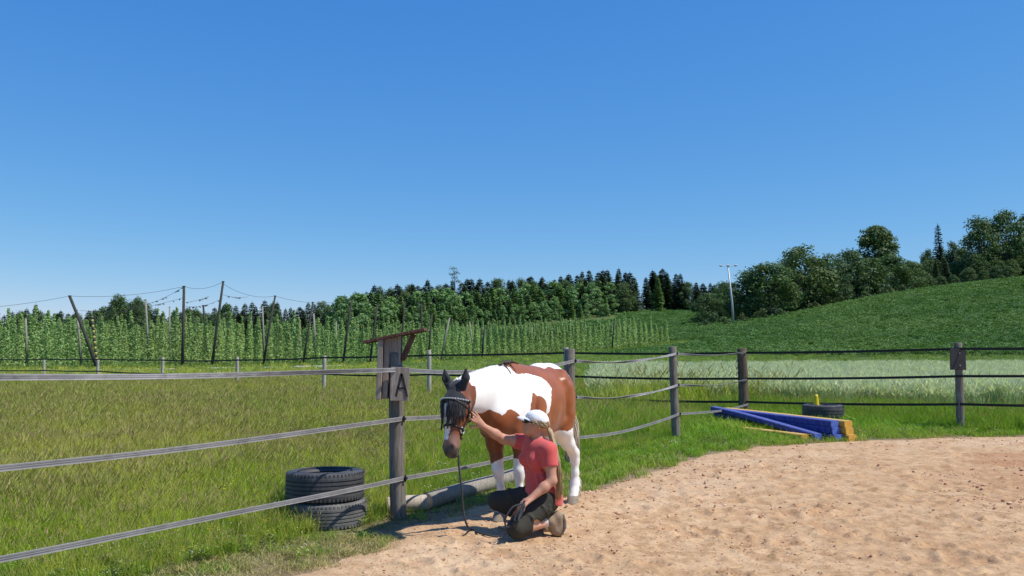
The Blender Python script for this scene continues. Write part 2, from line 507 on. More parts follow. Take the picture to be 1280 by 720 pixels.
M['ground'] = ground_mat(); M['sand'] = sand_mat(); M['crop'] = crop_mat()
M['gravel'] = basic('pale_gravel', (0.62, 0.6, 0.55), (0.5, 0.48, 0.44), rough=0.95, scale=2)
M['wheat_soil'] = basic('wheat_soil', (0.2, 0.22, 0.1), (0.13, 0.15, 0.06), rough=0.95, scale=0.8)

ang = np.radians(np.concatenate([np.arange(-180, -64, 6.0), np.arange(-64, 64, 0.8), np.arange(64, 180, 6.0)]))
rad = np.concatenate([np.linspace(0.5, 30, 100), 30 * (5000 / 30.0) ** (np.arange(1, 150) / 149.0)])
AA, RR = np.meshgrid(ang, rad, indexing='ij')
GX = RR * np.sin(AA); GY = RR * np.cos(AA)
GZ = terrain(GX, GY)
nA, nR = GX.shape
ids = np.arange(nA * nR).reshape(nA, nR)
i2 = np.roll(ids, -1, axis=0)
GF = np.stack([ids[:, :-1], i2[:, :-1], i2[:, 1:], ids[:, 1:]], -1).reshape(-1, 4)[:, ::-1]
GV = np.stack([GX, GY, GZ], -1).reshape(-1, 3)
cap = ids[:, 0]
sandin = in_poly(GV[:, 0], GV[:, 1], SAND)
dedge = dist_poly(GV[:, 0], GV[:, 1], EDGE)
me = np_mesh('ground', GV, GF, M['ground'])
bare = np.clip(1.15 - dedge / 0.55 + (fbm(GV[:, 0] * 3, GV[:, 1] * 3) - 0.5) * 1.6, 0, 1)
bare = np.where(sandin, 1.0, bare)
da = np.hypot(GV[:, 0] - A_[0] - 0.15, GV[:, 1] - A_[1])
bare = np.maximum(bare, np.clip(1.1 - da / 0.7 + (fbm(GV[:, 0] * 4, GV[:, 1] * 4) - 0.5) * 2, 0, 1))
bare = np.where(RR.ravel() > 40, 0, bare)
at = me.attributes.new('bare', 'FLOAT', 'POINT'); at.data.foreach_set('value', bare.astype(np.float32))
tag(link_mesh('ground', me), kind='structure')

def overlay(name, mask_fn, mat, dz):
    cx = GV[GF, 0].mean(1); cy = GV[GF, 1].mean(1)
    keep = mask_fn(cx, cy)
    F = GF[keep]
    used, inv = np.unique(F, return_inverse=True)
    V = GV[used].copy(); V[:, 2] += dz
    return tag(link_mesh(name, np_mesh(name, V, inv.reshape(F.shape), mat)), kind='structure')
HOP0, HOP1 = np.array([-62.0, 52.0]), np.array([22.0, 113.0])       # front edge of the hop garden
HDIR = (HOP1 - HOP0) / np.linalg.norm(HOP1 - HOP0); HN = np.array([-HDIR[1], HDIR[0]])
def hop_depth(x, y): return (x - HOP0[0]) * HN[0] + (y - HOP0[1]) * HN[1]
def hop_along(x, y): return (x - HOP0[0]) * HDIR[0] + (y - HOP0[1]) * HDIR[1]
HLEN = float(np.linalg.norm(HOP1 - HOP0))
def crop_mask(x, y):
    r_ = x / np.maximum(y, 1)
    behind = (hop_along(x, y) > HLEN + 1.5) | (hop_depth(x, y) > 64) | ((hop_depth(x, y) < -5.5) & (r_ > 0.1))
    front = 437 + 1050 * (1.6 - terrain(x, y)) / np.maximum(y, 1) < 444.5
    return (y > 66) & (y < 330) & (r_ > 0.05) & (r_ < 1.4) & behind & front & ~((r_ < 0.125) & (y > 190))
overlay('crop_field', crop_mask, M['crop'], 0.04)
overlay('gravel_track', lambda x, y: (hop_depth(x, y) > -7.5) & (hop_depth(x, y) < -4.3) & (x < -16) & (x > -90) & (y > 5), M['gravel'], 0.03)
overlay('wheat_ground', lambda x, y: (y > 23) & (y < 56) & (x / np.maximum(y, 1) > 0.095) & (x / np.maximum(y, 1) < 1.4) & (x - 5.6 > -1.25 * (y - 23)), M['wheat_soil'], 0.02)

# sand sheet with hoof prints and ruts
sa = np.radians(np.arange(-40, 62, 0.22)); sr = 2.4 * (44 / 2.4) ** (np.arange(0, 700) / 699.0)
SA, SR = np.meshgrid(sa, sr, indexing='ij'); SX = SR * np.sin(SA); SY = SR * np.cos(SA)
ins = in_poly(SX, SY, SAND); de = dist_poly(SX, SY, EDGE)
sd = np.where(ins, de, -de) + (fbm(SX * 2.2, SY * 2.2) - 0.5) * 0.5
edge_h = np.clip(sd / 0.16, -1.5, 1) * 0.02
rough_h = (fbm(SX * 2.0, SY * 2.0, 3) - 0.5) * 0.024 + (fbm(SX * 7, SY * 7, 3) - 0.5) * 0.018 + np.clip(fbm(SX * 16 + 5, SY * 16, 2) - 0.62, 0, 1) * 0.1 - np.clip(0.36 - fbm(SX * 11 + 55, SY * 11, 2), 0, 1) * 0.1
SZ = edge_h + np.where(sd > 0, rough_h * np.clip(sd / 0.5, 0.25, 1), 0)
hp = np.random.default_rng(5)
redm = np.zeros_like(SX)
for k in range(900):                                                    # hoof prints: a dip with a raised rim
    y0 = 4.2 + hp.random() ** 0.8 * 12; x0 = hp.uniform(-2.0, 0.66 * y0 + 1)
    if not in_poly([x0], [y0], SAND)[0] or dist_poly([x0], [y0], EDGE)[0] < 0.35: continue
    if hp.random() > 0.5 + 0.4 * (x0 > 1): continue
    th = hp.uniform(0, 3.14); c_, s_ = math.cos(th), math.sin(th)
    m_ = (np.abs(SX - x0) < 0.4) & (np.abs(SY - y0) < 0.4)
    dx = SX[m_] - x0; dy = SY[m_] - y0
    q = np.hypot((dx * c_ + dy * s_) / 0.105, (dy * c_ - dx * s_) / 0.08)
    dep = hp.uniform(0.015, 0.042)
    SZ[m_] += -dep * np.exp(-q ** 4) + dep * 0.5 * np.exp(-((q - 1.5) / 0.35) ** 2)
    redm[m_] = np.maximum(redm[m_], 0.55 * np.exp(-(q / 1.1) ** 2))
SZ = np.where(ins & (de > 0.3), np.maximum(SZ, 0.006), SZ)
n1, n2 = SX.shape
ids2 = np.arange(n1 * n2).reshape(n1, n2)
SF = np.stack([ids2[:-1, :-1], ids2[:-1, 1:], ids2[1:, 1:], ids2[1:, :-1]], -1).reshape(-1, 4)[:, ::-1]
SV = np.stack([SX, SY, SZ], -1).reshape(-1, 3)
SF = SF[(sd.ravel()[SF] > -0.3).any(1)][:, ::-1]
SF = SF[:, ::-1]
me = np_mesh('sand', SV, SF, M['sand'])
red = np.clip((fbm(SX * 0.55 + 3, SY * 1.1, 4) - 0.47) * 3.6, 0, 1) * np.clip((SX - 1.0) / 5.0, 0, 1) * 0.75
red = np.maximum(red, redm * 0.8)
pale = np.clip(1.1 - np.abs(sd - 0.9) / 0.9, 0, 1) * np.clip((fbm(SX * 1.5, SY * 1.5) - 0.35) * 2.4, 0, 1) * 0.7
for nm, ar in (('red', red), ('pale', pale)):
    at = me.attributes.new(nm, 'FLOAT', 'POINT'); at.data.foreach_set('value', ar.ravel().astype(np.float32))
sand = tag(link_mesh('sand_arena', me), kind='structure')
# check the winding
if me.polygons[0].normal.z < 0: me.flip_normals()
gm = bpy.data.objects['ground'].data
if gm.polygons[5].normal.z < 0: gm.flip_normals()
for nm in ('crop_field', 'gravel_track', 'wheat_ground'):
    if bpy.data.objects[nm].data.polygons[0].normal.z < 0: bpy.data.objects[nm].data.flip_normals()

# ------------------------------------------------------------------ fences
def post(parent, base, h, r, mat, lean=(0, 0), name='post', n=14, seed=0):
    rnd = random.Random(seed)
    mb = MB()
    k = 7
    pts = [Vector((lean[0] * t * h + rnd.uniform(-1, 1) * r * 0.05, lean[1] * t * h, -0.25 + (h + 0.25) * t)) for t in [i / k for i in range(k + 1)]]
    rr = [r * (1.06 - 0.1 * i / k) for i in range(k + 1)]
    pts.append(pts[-1] + Vector((lean[0], lean[1], 1)) * 0.012); rr.append(rr[-1] * 0.86)
    mb.tube(pts, rr, n, wob=0.02, rnd=rnd)
    o = mb.build(name, mat, parent, smooth=True, loc=base)
    me_ = o.data
    for p in me_.polygons[-2:]: p.use_smooth = False
    return o

def span(p, q, sag, n=18, wave=0.0, seed=0):
    rnd = random.Random(seed)
    ph = rnd.uniform(0, 6)
    out = []
    for i in range(n + 1):
        t = i / n
        out.append(Vector(p).lerp(Vector(q), t) + Vector((0, 0, -4 * sag * t * (1 - t) + wave * math.sin(ph + t * 7) * t * (1 - t) * 4)))
    return out

def tape(parent, pts, width=0.039, twist=None, name='tape'):
    """a woven tape: body, two pale selvedges and dark threads standing proud of it, one strip"""
    mb = MB()
    mb.ribbon(pts, width, 0.003, mi=0, twist=twist)
    nv = len(pts)
    for off, w, mi, th in ((0.44, 0.14, 1, 0.005), (-0.44, 0.14, 1, 0.005), (0.16, 0.07, 2, 0.0045), (-0.16, 0.07, 2, 0.0045), (0.0, 0.05, 1, 0.0045)):
        sub = []
        for i, p in enumerate(pts):
            t = (pts[min(i + 1, nv - 1)] - pts[max(i - 1, 0)]).normalized()
            side = t.cross(Vector((0, 0, 1))).normalized(); wv = side.cross(t).normalized()
            if twist: wv = wv * math.cos(twist[i]) + side * math.sin(twist[i])
            sub.append(p + wv * off * width)
        mb.ribbon(sub, width * w, th, mi=mi, twist=twist)
    return mb.build(name, [M['tape'], M['tape_edge'], M['tape_line']], parent)

arena_fence = empty('arena_fence', (0, 0, 0), label='weathered arena fence with grey woven tapes running past roofed post and horse', cat='fence')
def zt(p, v):       # height above ground at the post at p of something seen at row v
    _, b = ray(640, v); return CAMH + b * p[1]
posts = [(FENCE_Y, 1.5, .085, (0, 0)), (FENCE_Z, 1.5, .08, (0, 0)), (A_, 1.56, .072, (-0.035, 0.0)), (B_, zt(B_, 437), .072, (0, 0)), (C_, zt(C_, 434), .072, (-0.035, 0)), (D_, zt(D_, 436), .115, (-0.01, 0))]
for i, (p, h, r_, ln) in enumerate(posts):
    post(arena_fence, (p[0], p[1], 0), h, r_, M['post_brown'] if i == 5 else M['post'], ln, seed=i)
levels = {  # tape heights (m) at Y, Z, A, B, C, D for the three rows
 'top': [1.5, 1.46, zt(A_, 462), zt(B_, 451), zt(C_, 442), zt(D_, 440)],
 'mid': [0.92, 0.9, zt(A_, 523), zt(B_, 496), zt(C_, 481), zt(D_, 474)],
 'low': [0.36, 0.37, zt(A_, 597), zt(B_, 547), zt(C_, 517), zt(D_, 505)]}
pp = [FENCE_Y, FENCE_Z, A_, B_, C_, D_]
offs = 0.085
for li, (nm, zz) in enumerate(levels.items()):
    for i in range(5):
        a_, b_ = Vector((*pp[i], zz[i])), Vector((*pp[i + 1], zz[i + 1]))
        ra, rb = posts[i][2], posts[i + 1][2]
        la, lb = posts[i][3][0] * a_.z, posts[i + 1][3][0] * b_.z
        dv = (b_ - a_).normalized(); sd_ = dv.cross(Vector((0, 0, 1))).normalized()     # on the arena side of the posts
        a_ += sd_ * (ra * 1.02) + Vector((la, 0, 0)); b_ += sd_ * (rb * 1.02) + Vector((lb, 0, 0))
        sag = [0.03, 0.02, 0.075 if nm == 'top' else 0.045, 0.07, 0.05][i] * (1.0 if nm != 'mid' else 1.3)
        pts = span(a_, b_, sag, 26, 0.006, seed=i * 3 + li)
        tw = None
        if i >= 3 and nm != 'low':
            tw = [math.sin(t * 3.1 * (2 if i == 3 else 1) / 26) * 1.25 for t in range(27)]
        elif i == 1 and nm == 'top':
            tw = [0.35 * math.sin(t * 0.35 + 1) for t in range(27)]
        tape(arena_fence, pts, 0.039, tw)
# insulator screws on the posts
for i, p in enumerate(pp):
    for nm, zz in levels.items():
        mb = MB(); d_ = Vector((0.87, -0.5, 0))
        c_ = Vector((p[0] + posts[i][3][0] * zz[i], p[1], zz[i])) + d_ * posts[i][2] * 0.8
        mb.tube([c_, c_ + d_ * 0.045], 0.014, 8); mb.tube([c_ + d_ * 0.03 + Vector((0, 0, .03)), c_ + d_ * 0.03 - Vector((0, 0, .03))], 0.008, 6)
        mb.build('insulator', M['tape_dark'], arena_fence)

# rope coil hooks on the corner post
mb = MB()
for zc in (1.12, 0.98, 1.28):
    mb.tube([Vector((D_[0] - 0.13 - 0.05 * math.cos(w), D_[1] - 0.06, zc + 0.07 * math.sin(w))) for w in np.linspace(0, 5.2, 12)], 0.008, 6)
mb.build('wire_hook', M['tape_dark'], arena_fence)

def far_fence(name, label, plist, vrows, mats, rposts, cable_w=0.055, mat_c=None, sag=0.03):
    f = empty(name, (0, 0, 0), label=label, cat='fence')
    for i, (p, h) in enumerate(plist):
        if rposts[i] > 0: post(f, (p[0], p[1], tz(*p)), h, rposts[i], mats[i % len(mats)], (random.uniform(-.02, .02), 0), n=10, seed=40 + i)
    for row in vrows:
        for i in range(len(plist) - 1):
            p, q = plist[i][0], plist[i + 1][0]
            pts = span(Vector((p[0], p[1] - 0.09, row[i])), Vector((q[0], q[1] - 0.09, row[i + 1])), sag * random.uniform(0.5, 1.5), 10)
            mb = MB(); mb.ribbon(pts, cable_w, 0.012)
            mb.build('cable', mat_c or M['tape_dark'], f)
    return f
# far fence across the meadow
fp = []
for k, (u, vt) in enumerate(((930, 0), (708, 435), (537, 438), (405, 445), (297, 447), (203, 447), (122, 449), (55, 449), (-5, 450), (-60, 450))):
    if k == 0: fp.append((D_, 1.6)); continue
    d = 20 + 3.27 * k
    p = pt(u, 470, d)
    fp.append(((p[0], d), zt((0, d), vt)))
top = [zt((0, p[0][1]), v) for p, v in zip(fp, (441, 441, 444, 447, 450, 450, 449, 449, 449, 449))]
mid = [zt((0, p[0][1]), v) for p, v in zip(fp, (473, 470, 468, 467.5, 468, 467, 464, 463, 463, 463))]
low = [zt((0, p[0][1]), v) for p, v in zip(fp, (502, 496, 492, 491, 489, 486, 484, 482, 481, 480))]
far_fence('meadow_fence', 'thin pale posts with black cables crossing meadow in front of hop garden', fp, (top, mid, low), [M['post_pale']], [0, .075, .07, .07, .065, .065, .065, .065, .065, .065])
# fence along the wheat, to the right
F_ = (E_[0] + (E_[0] - D_[0]) * 1.25, E_[1] + (E_[1] - D_[1]) * 1.1)
ep = [(D_, 1.6), (E_, zt(E_, 429)), (F_, 1.65)]
far_fence('wheat_fence', 'black cable fence in front of pale wheat with square board on its post', ep,
          ([zt(D_, 441), zt(E_, 436), zt(F_, 430)], [zt(D_, 473), zt(E_, 470), zt(F_, 466)], [zt(D_, 502), zt(E_, 505), zt(F_, 510)]),
          [M['post']], [0, .075, .075], 0.05, sag=0.02)

# ------------------------------------------------------------------ letter marker with a small roof, on post A
def letter_marker():
    root = empty('letter_marker', (A_[0] - 0.05, A_[1], 0), label='weathered letter A board under small slanted plank roof on nearest fence post', cat='sign')
    L = lambda u, v, dd=0.0: Vector(pt(u, v, A_[1] + dd)) - Vector(root.location)
    # roof: a slanted plank, rising to the right
    a, b = L(456, 428), L(532, 412)
    mid_ = (a + b) / 2; dirv = (b - a).normalized()
    ln = (b - a).length
    for j in range(3):
        mb = MB()
        rot = Matrix((dirv, Vector((0, 1, 0)), dirv.cross(Vector((0, 1, 0))))).transposed().to_quaternion()
        mb.box(mid_ + Vector((0, -0.085 + 0.1 * j, 0.004 * (j == 1))), (ln, 0.097, 0.028), rot, bev=0.004)
        mb.build('roof_plank', M['roofwood'], root)
    # upright side boards, left of the post
    for k, (u0, u1, v0, v1, dd) in enumerate(((472, 479, 424, 499, -0.05), (480, 487.5, 421, 498, 0.0))):
        a, b = L(u0, v1, dd), L(u1, v0, dd)
        mb = MB(); mb.box(((a.x + b.x) / 2, dd, (a.z + b.z) / 2), (abs(b.x - a.x), 0.14, abs(b.z - a.z)), Euler((0, 0.03, 0)), bev=0.004)
        mb.build('side_board', M['plank'], root)
    a, b = L(486, 455, -0.03), L(497, 420, -0.03)
    mb = MB(); mb.box(((a.x + b.x) / 2 + 0.02, -0.0, (a.z + b.z) / 2), (0.11, 0.1, abs(b.z - a.z) + 0.02), None, bev=0.004); mb.build('post_block', M['plank'], root)
    # strut under the roof on the right
    a, b = L(517, 418), L(503, 450)
    mb = MB(); dv = (b - a).normalized()
    rot = Matrix((dv.cross(Vector((0, 1, 0))), Vector((0, 1, 0)), dv)).transposed().to_quaternion()
    mb.box((a + b) / 2, (0.045, 0.1, (b - a).length), rot, bev=0.004); mb.build('roof_strut', M['roofwood'], root)
    # the board with the letter, front of the post's right side
    a, b = L(488, 501, -0.1), L(511.5, 459, -0.1)
    bx = Vector(((a.x + b.x) / 2, -0.1, (a.z + b.z) / 2)); w_, h_ = abs(b.x - a.x), abs(b.z - a.z)
    mb = MB(); mb.box(bx, (w_, 0.026, h_), Euler((0, 0.02, 0.06)), bev=0.003); bo = mb.build('letter_board', M['plank'], root)
    cx, cz, y = bx.x + w_ * 0.1, bx.z - h_ * 0.03, bx.y - 0.016
    mb = MB()
    def stroke(p, q, t):
        p, q = Vector((p[0], 0, p[1])), Vector((q[0], 0, q[1]))
        d = (q - p).normalized(); s = Vector((d.z, 0, -d.x)) * t / 2
        vs = [p - s, p + s, q + s, q - s]
        vs = [Vector((cx + v.x, y, cz + v.z)) for v in vs]; vs += [v + Vector((0, 0.006, 0)) for v in vs]
        mb.add(vs, [(0, 1, 2, 3), (7, 6, 5, 4), (0, 4, 5, 1), (1, 5, 6, 2), (2, 6, 7, 3), (3, 7, 4, 0)])
    lw, lh = 0.105, 0.215
    stroke((-lw / 2, -lh / 2), (0, lh / 2), 0.022); stroke((lw / 2, -lh / 2), (0.0, lh / 2), 0.0225); stroke((-lw / 3.4, -lh * 0.14), (lw / 3.4, -lh * 0.14), 0.018)
    mb.build('letter_a', M['paint_black'], bo)
    return root
letter_marker()
# square dark board on post E
sb = empty('dark_board', (E_[0], E_[1] - 0.09, zt(E_, 449)), label='square dark board screwed to fence post in front of wheat', cat='sign')
mb = MB(); mb.box((-0.05, 0, 0), (0.31, 0.02, 0.42), Euler((0, 0.02, 0)), bev=0.004); mb.build('board', M['sign_dark'], sb)
for dz in (-0.12, 0.12):
    mb = MB(); mb.tube([(-0.02, -0.008, dz), (-0.02, -0.022, dz)], 0.012, 8); mb.build('screw', M['metal_grey'], sb)

# ------------------------------------------------------------------ tyres, cone, bars, logs
def tyre(loc, Ro, h, rot, label, mats, group=None):
    t = empty('tyre', loc, rot, label, 'tyre', group)
    ri = Ro * 0.6
    prof = []
    hh = h / 2
    # outside: tread with grooves, rounded shoulders, side walls, open inside
    pr = [(Ro * 0.9, hh), (Ro * 0.955, hh * 0.93), (Ro * 0.985, hh * 0.8), (Ro, hh * 0.62)]
    for g in (0.42, 0.14, -0.14, -0.42):
        pr += [(Ro, hh * (g + 0.05)), (Ro - 0.012, hh * (g + 0.035)), (Ro - 0.012, hh * (g - 0.035)), (Ro, hh * (g - 0.05))]
    pr += [(Ro, -hh * 0.62), (Ro * 0.985, -hh * 0.8), (Ro * 0.955, -hh * 0.93), (Ro * 0.9, -hh), (Ro * 0.78, -hh * 1.02), (ri * 1.05, -hh * 0.86), (ri, -hh * 0.74), (ri * 1.06, -hh * 0.6), (Ro * 0.86, -hh * 0.62), (Ro * 0.93, 0), (Ro * 0.86, hh * 0.62), (ri * 1.06, hh * 0.6), (ri, hh * 0.74), (ri * 1.05, hh * 0.86), (Ro * 0.78, hh * 1.02)]
    mb = MB(); mb.lathe([(r_, z + hh) for r_, z in pr][::-1], 48)
    mb.build('carcass', mats[0], t, smooth=False)
    mb = MB()
    for k in range(60):                                              # shoulder lugs
        w = 2 * math.pi * (k + 0.5) / 60
        for s in (1, -1):
            mb.box((Ro * 0.972 * math.cos(w), Ro * 0.972 * math.sin(w), hh + s * hh * 0.8), (0.016, Ro * 0.05, hh * 0.22), Euler((0, 0, w)))
    o = mb.build('tread_lugs', mats[1], t)
    o['kind'] = 'stuff'
    mb = MB()
    for rr_ in (0.7, 0.84):
        mb.tube([(Ro * rr_ * math.cos(w), Ro * rr_ * math.sin(w), h * 0.985 + 0.002) for w in np.linspace(0, 2 * math.pi, 40)], 0.005, 5)
    mb.build('bead_ring', mats[0], t)
    return t
tp = gnd(411, 654.5)
tyre((tp[0], tp[1], 0.0), 0.345, 0.22, 0.3, 'grey dusty tyre at the bottom of the stack left of roofed post', (M['rubber_dusty'], M['rubber_dusty']))
u_t = tyre((tp[0] - 0.045, tp[1] + 0.03, 0.223), 0.36, 0.26, 1.0, 'darker tyre on top of the stack left of roofed post', (M['rubber'], M['rubber']))
u_t.rotation_euler = (R(-1.5), R(1.2), 0.8)
tq = pt(1029, 525, 18.2)
tyre((tq[0], tq[1], 0.0), 0.43, 0.42, 0.0, 'lone dark tyre on grass behind the blue and yellow bars', (M['rubber'], M['rubber']))
cn = pt(1021, 525, 18.1)
co_ = empty('marker_cone', (cn[0], cn[1], 0.0), 0, 'small yellow cone poking up from inside the lone tyre', 'cone')
mb = MB(); mb.lathe([(0.002, .64), (0.034, .64), (0.04, .6), (0.1, .03), (0.1, .0), (0.002, .0)], 20, closed=False); mb.build('cone_body', M['cone_yellow'], co_, smooth=True)
mb = MB(); mb.box((0, 0, .015), (0.26, 0.26, .03), bev=0.008); mb.build('cone_foot', M['cone_yellow'], co_)

def foam_bar(p, q, label, mat, w=0.17, h=0.115, bow=0.0, arch=0.0, capmat=None):
    """a soft square bar from p (far end) to q (near end); p, q are centres of the end faces"""
    p, q = Vector(p), Vector(q)
    t = empty('foam_bar', (p + q) / 2, 0, label, 'foam bar', 'blue and yellow foam bars')
    n = 14; mb = MB()
    d = (q - p).normalized(); s0 = d.cross(Vector((0, 0, 1))).normalized()
    c = 0.014; prof = [(-w/2, -h/2 + c), (-w/2 + c, -h/2), (w/2 - c, -h/2), (w/2, -h/2 + c), (w/2, h/2 - c), (w/2 - c, h/2), (-w/2 + c, h/2), (-w/2, h/2 - c)]
    vs, fs = [], []
    for i in range(n + 1):
        k = i / n
        ce = p.lerp(q, k) - t.location + s0 * bow * 4 * k * (1 - k) + Vector((0, 0, arch * 4 * k * (1 - k) * (1.3 - 0.6 * k)))
        for a, b in prof: vs.append(ce + s0 * a + Vector((0, 0, b)))
    for i in range(n):
        for k in range(8):
            fs.append((i * 8 + k, i * 8 + (k + 1) % 8, i * 8 + 8 + (k + 1) % 8, i * 8 + 8 + k))
    mb.add(vs, fs)
    mb.build('cover', mat, t)
    for i, sgn in ((0, -1), (n, 1)):
        m2 = MB(); ring = [vs[i * 8 + k] for k in range(8)]
        out_ = [v + d * sgn * 0.012 * 0.5 for v in ring]
        m2.add(ring + out_, [tuple(range(8, 16)) if sgn > 0 else tuple(range(15, 7, -1))] + [(k, (k + 1) % 8, 8 + (k + 1) % 8, 8 + k) for k in range(8)])
        m2.build('end_panel', capmat or mat, t)
    return t
def GP(u, v, z): 
    x, y = gnd(u, v, z); return (x, y, z)
H_ = 0.118
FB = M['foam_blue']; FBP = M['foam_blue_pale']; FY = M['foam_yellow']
fa = Vector(gnd(895, 530)).to_3d() + Vector((0, 0, 0)); na = Vector(gnd(1044, 551)).to_3d()
perp = Vector((na.y - fa.y, -(na.x - fa.x), 0)).normalized()      # to the right-front
perp = -perp if perp.y < 0 else perp
for k, (nm, off, s) in enumerate((('lowest', 0.0, 0.10), ('middle', 0.0, 0.03), ('topmost', 0.0, 0.0))):
    sh = (na - fa).normalized() * s
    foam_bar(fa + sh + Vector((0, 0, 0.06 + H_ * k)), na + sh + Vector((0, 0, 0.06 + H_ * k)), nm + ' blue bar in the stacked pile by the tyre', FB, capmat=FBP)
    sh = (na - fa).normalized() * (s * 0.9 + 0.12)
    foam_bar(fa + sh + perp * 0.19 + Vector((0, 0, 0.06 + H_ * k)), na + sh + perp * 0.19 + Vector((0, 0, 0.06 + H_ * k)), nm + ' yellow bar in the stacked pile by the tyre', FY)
yb0 = Vector(gnd(897, 537)).to_3d(); yb1 = Vector(gnd(1006, 551)).to_3d()
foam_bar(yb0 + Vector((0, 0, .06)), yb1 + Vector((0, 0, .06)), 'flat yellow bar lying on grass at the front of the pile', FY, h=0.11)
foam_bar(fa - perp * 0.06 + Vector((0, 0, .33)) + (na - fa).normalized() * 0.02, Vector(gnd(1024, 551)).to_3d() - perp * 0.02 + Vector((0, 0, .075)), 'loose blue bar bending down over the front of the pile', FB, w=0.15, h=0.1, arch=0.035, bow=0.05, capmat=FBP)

def log(p, q, r0, r1, label, mat, seed):
    p, q = Vector(p), Vector(q); rnd = random.Random(seed)
    t = empty('log', (p + q) / 2, 0, label, 'log')
    n = 12; mb = MB()
    pts = [p.lerp(q, i / n) - t.location + Vector((0, 0, rnd.uniform(-1, 1) * 0.004)) for i in range(n + 1)]
    mb.tube(pts, [r0 + (r1 - r0) * i / n for i in range(n + 1)], 18, caps=False, wob=0.03, rnd=rnd); mb.build('bark', mat, t, smooth=True)
    d = (q - p).normalized()
    for c_, s, rr_ in ((pts[0], -1, r0), (pts[-1], 1, r1)):
        m2 = MB(); m2.tube([c_ - d * s * 0.01, c_ + d * s * 0.004], [rr_ * 0.985, rr_ * 0.95], 18); m2.build('cut_end', M['log_pale'], t)
    return t
l0 = gnd(533, 636); l1 = gnd(700, 588)
log((*l0, 0.075), (l1[0] - .1, l1[1], 0.08), 0.085, 0.09, 'long grey log lying on ground under fence behind horse', M['log'], 3)
l2 = gnd(488, 644); l3 = gnd(533, 637)
log((l2[0] - .05, l2[1] + .12, 0.075), (l3[0] + .0, l3[1] - 0.05, 0.08), 0.08, 0.078, 'short pale log end lying on ground beside roofed post', M['log_pale'], 4)

# ------------------------------------------------------------------ flood light pole on the field edge
lp = pt(917, 404, 140.0)
lt = empty('light_pole', (lp[0], lp[1], tz(lp[0], lp[1])), 0, 'tall pale pole with three small lamps on crossbar beside hedge', 'light pole')
hpz = pt(911, 333, 140.0)[2] - lt.location.z
mb = MB(); mb.tube([(0, 0, -0.3), (-0.2, 0, hpz * 0.4), (-0.75, 0, hpz)], [0.2, 0.17, 0.1], 10); mb.build('mast', M['metal_grey'], lt, smooth=True)
mb = MB(); mb.tube([(-2.05, 0, hpz), (0.55, 0, hpz + 0.12)], 0.05, 6); mb.build('crossbar', M['metal_grey'], lt)
for k, x in enumerate((-2.0, -0.75, 0.5)):
    mb = MB(); mb.box((x, -0.1, hpz + 0.12 + 0.03 * k), (0.42, 0.3, 0.22), Euler((0.5, 0, 0)), bev=0.05); mb.tube([(x, 0, hpz - 0.05), (x, -0.05, hpz + 0.25)], 0.05, 5); mb.build('lamp', M['metal_grey'], lt)
# ------------------------------------------------------------------ scattered ground cover (geometry nodes instances)
def scatter(name, pts, rots, scl, idx, sources):
    n = len(pts)
    me = bpy.data.meshes.new(name)
    me.vertices.add(n); me.vertices.foreach_set('co', np.asarray(pts, np.float32).ravel())
    a = me.attributes.new('rot', 'FLOAT_VECTOR', 'POINT'); a.data.foreach_set('vector', np.asarray(rots, np.float32).ravel())
    a = me.attributes.new('scl', 'FLOAT', 'POINT'); a.data.foreach_set('value', np.asarray(scl, np.float32))
    a = me.attributes.new('idx', 'INT', 'POINT'); a.data.foreach_set('value', np.asarray(idx, np.int32))
    o = bpy.data.objects.new(name, me); C.objects.link(o); o['kind'] = 'stuff'
    ng = bpy.data.node_groups.new(name + '_nodes', 'GeometryNodeTree')
    ng.interface.new_socket('Geometry', in_out='INPUT', socket_type='NodeSocketGeometry')
    ng.interface.new_socket('Geometry', in_out='OUTPUT', socket_type='NodeSocketGeometry')
    N, L = ng.nodes, ng.links
    gi, go, jn = N.new('NodeGroupInput'), N.new('NodeGroupOutput'), N.new('GeometryNodeJoinGeometry')
    def attr(nm, dt):
        q = N.new('GeometryNodeInputNamedAttribute'); q.data_type = dt; q.inputs['Name'].default_value = nm
        return q.outputs['Attribute']
    rot = N.new('FunctionNodeEulerToRotation'); L.new(attr('rot', 'FLOAT_VECTOR'), rot.inputs[0])
    sc, ix = attr('scl', 'FLOAT'), attr('idx', 'INT')
    for k, s in enumerate(sources):
        oi = N.new('GeometryNodeObjectInfo'); oi.inputs['Object'].default_value = s; oi.inputs['As Instance'].default_value = True
        cp = N.new('FunctionNodeCompare'); cp.data_type = 'INT'; cp.operation = 'EQUAL'
        L.new(ix, cp.inputs[2]); cp.inputs[3].default_value = k
        ip = N.new('GeometryNodeInstanceOnPoints')
        L.new(gi.outputs[0], ip.inputs['Points']); L.new(cp.outputs['Result'], ip.inputs['Selection'])
        L.new(oi.outputs['Geometry'], ip.inputs['Instance']); L.new(rot.outputs[0], ip.inputs['Rotation']); L.new(sc, ip.inputs['Scale'])
        L.new(ip.outputs[0], jn.inputs[0])
    L.new(jn.outputs[0], go.inputs[0])
    md = o.modifiers.new('scatter', 'NODES'); md.node_group = ng
    return o

def source(name, me):            # the plant that gets scattered; it stays out of the scene itself
    return bpy.data.objects.new(name, me)

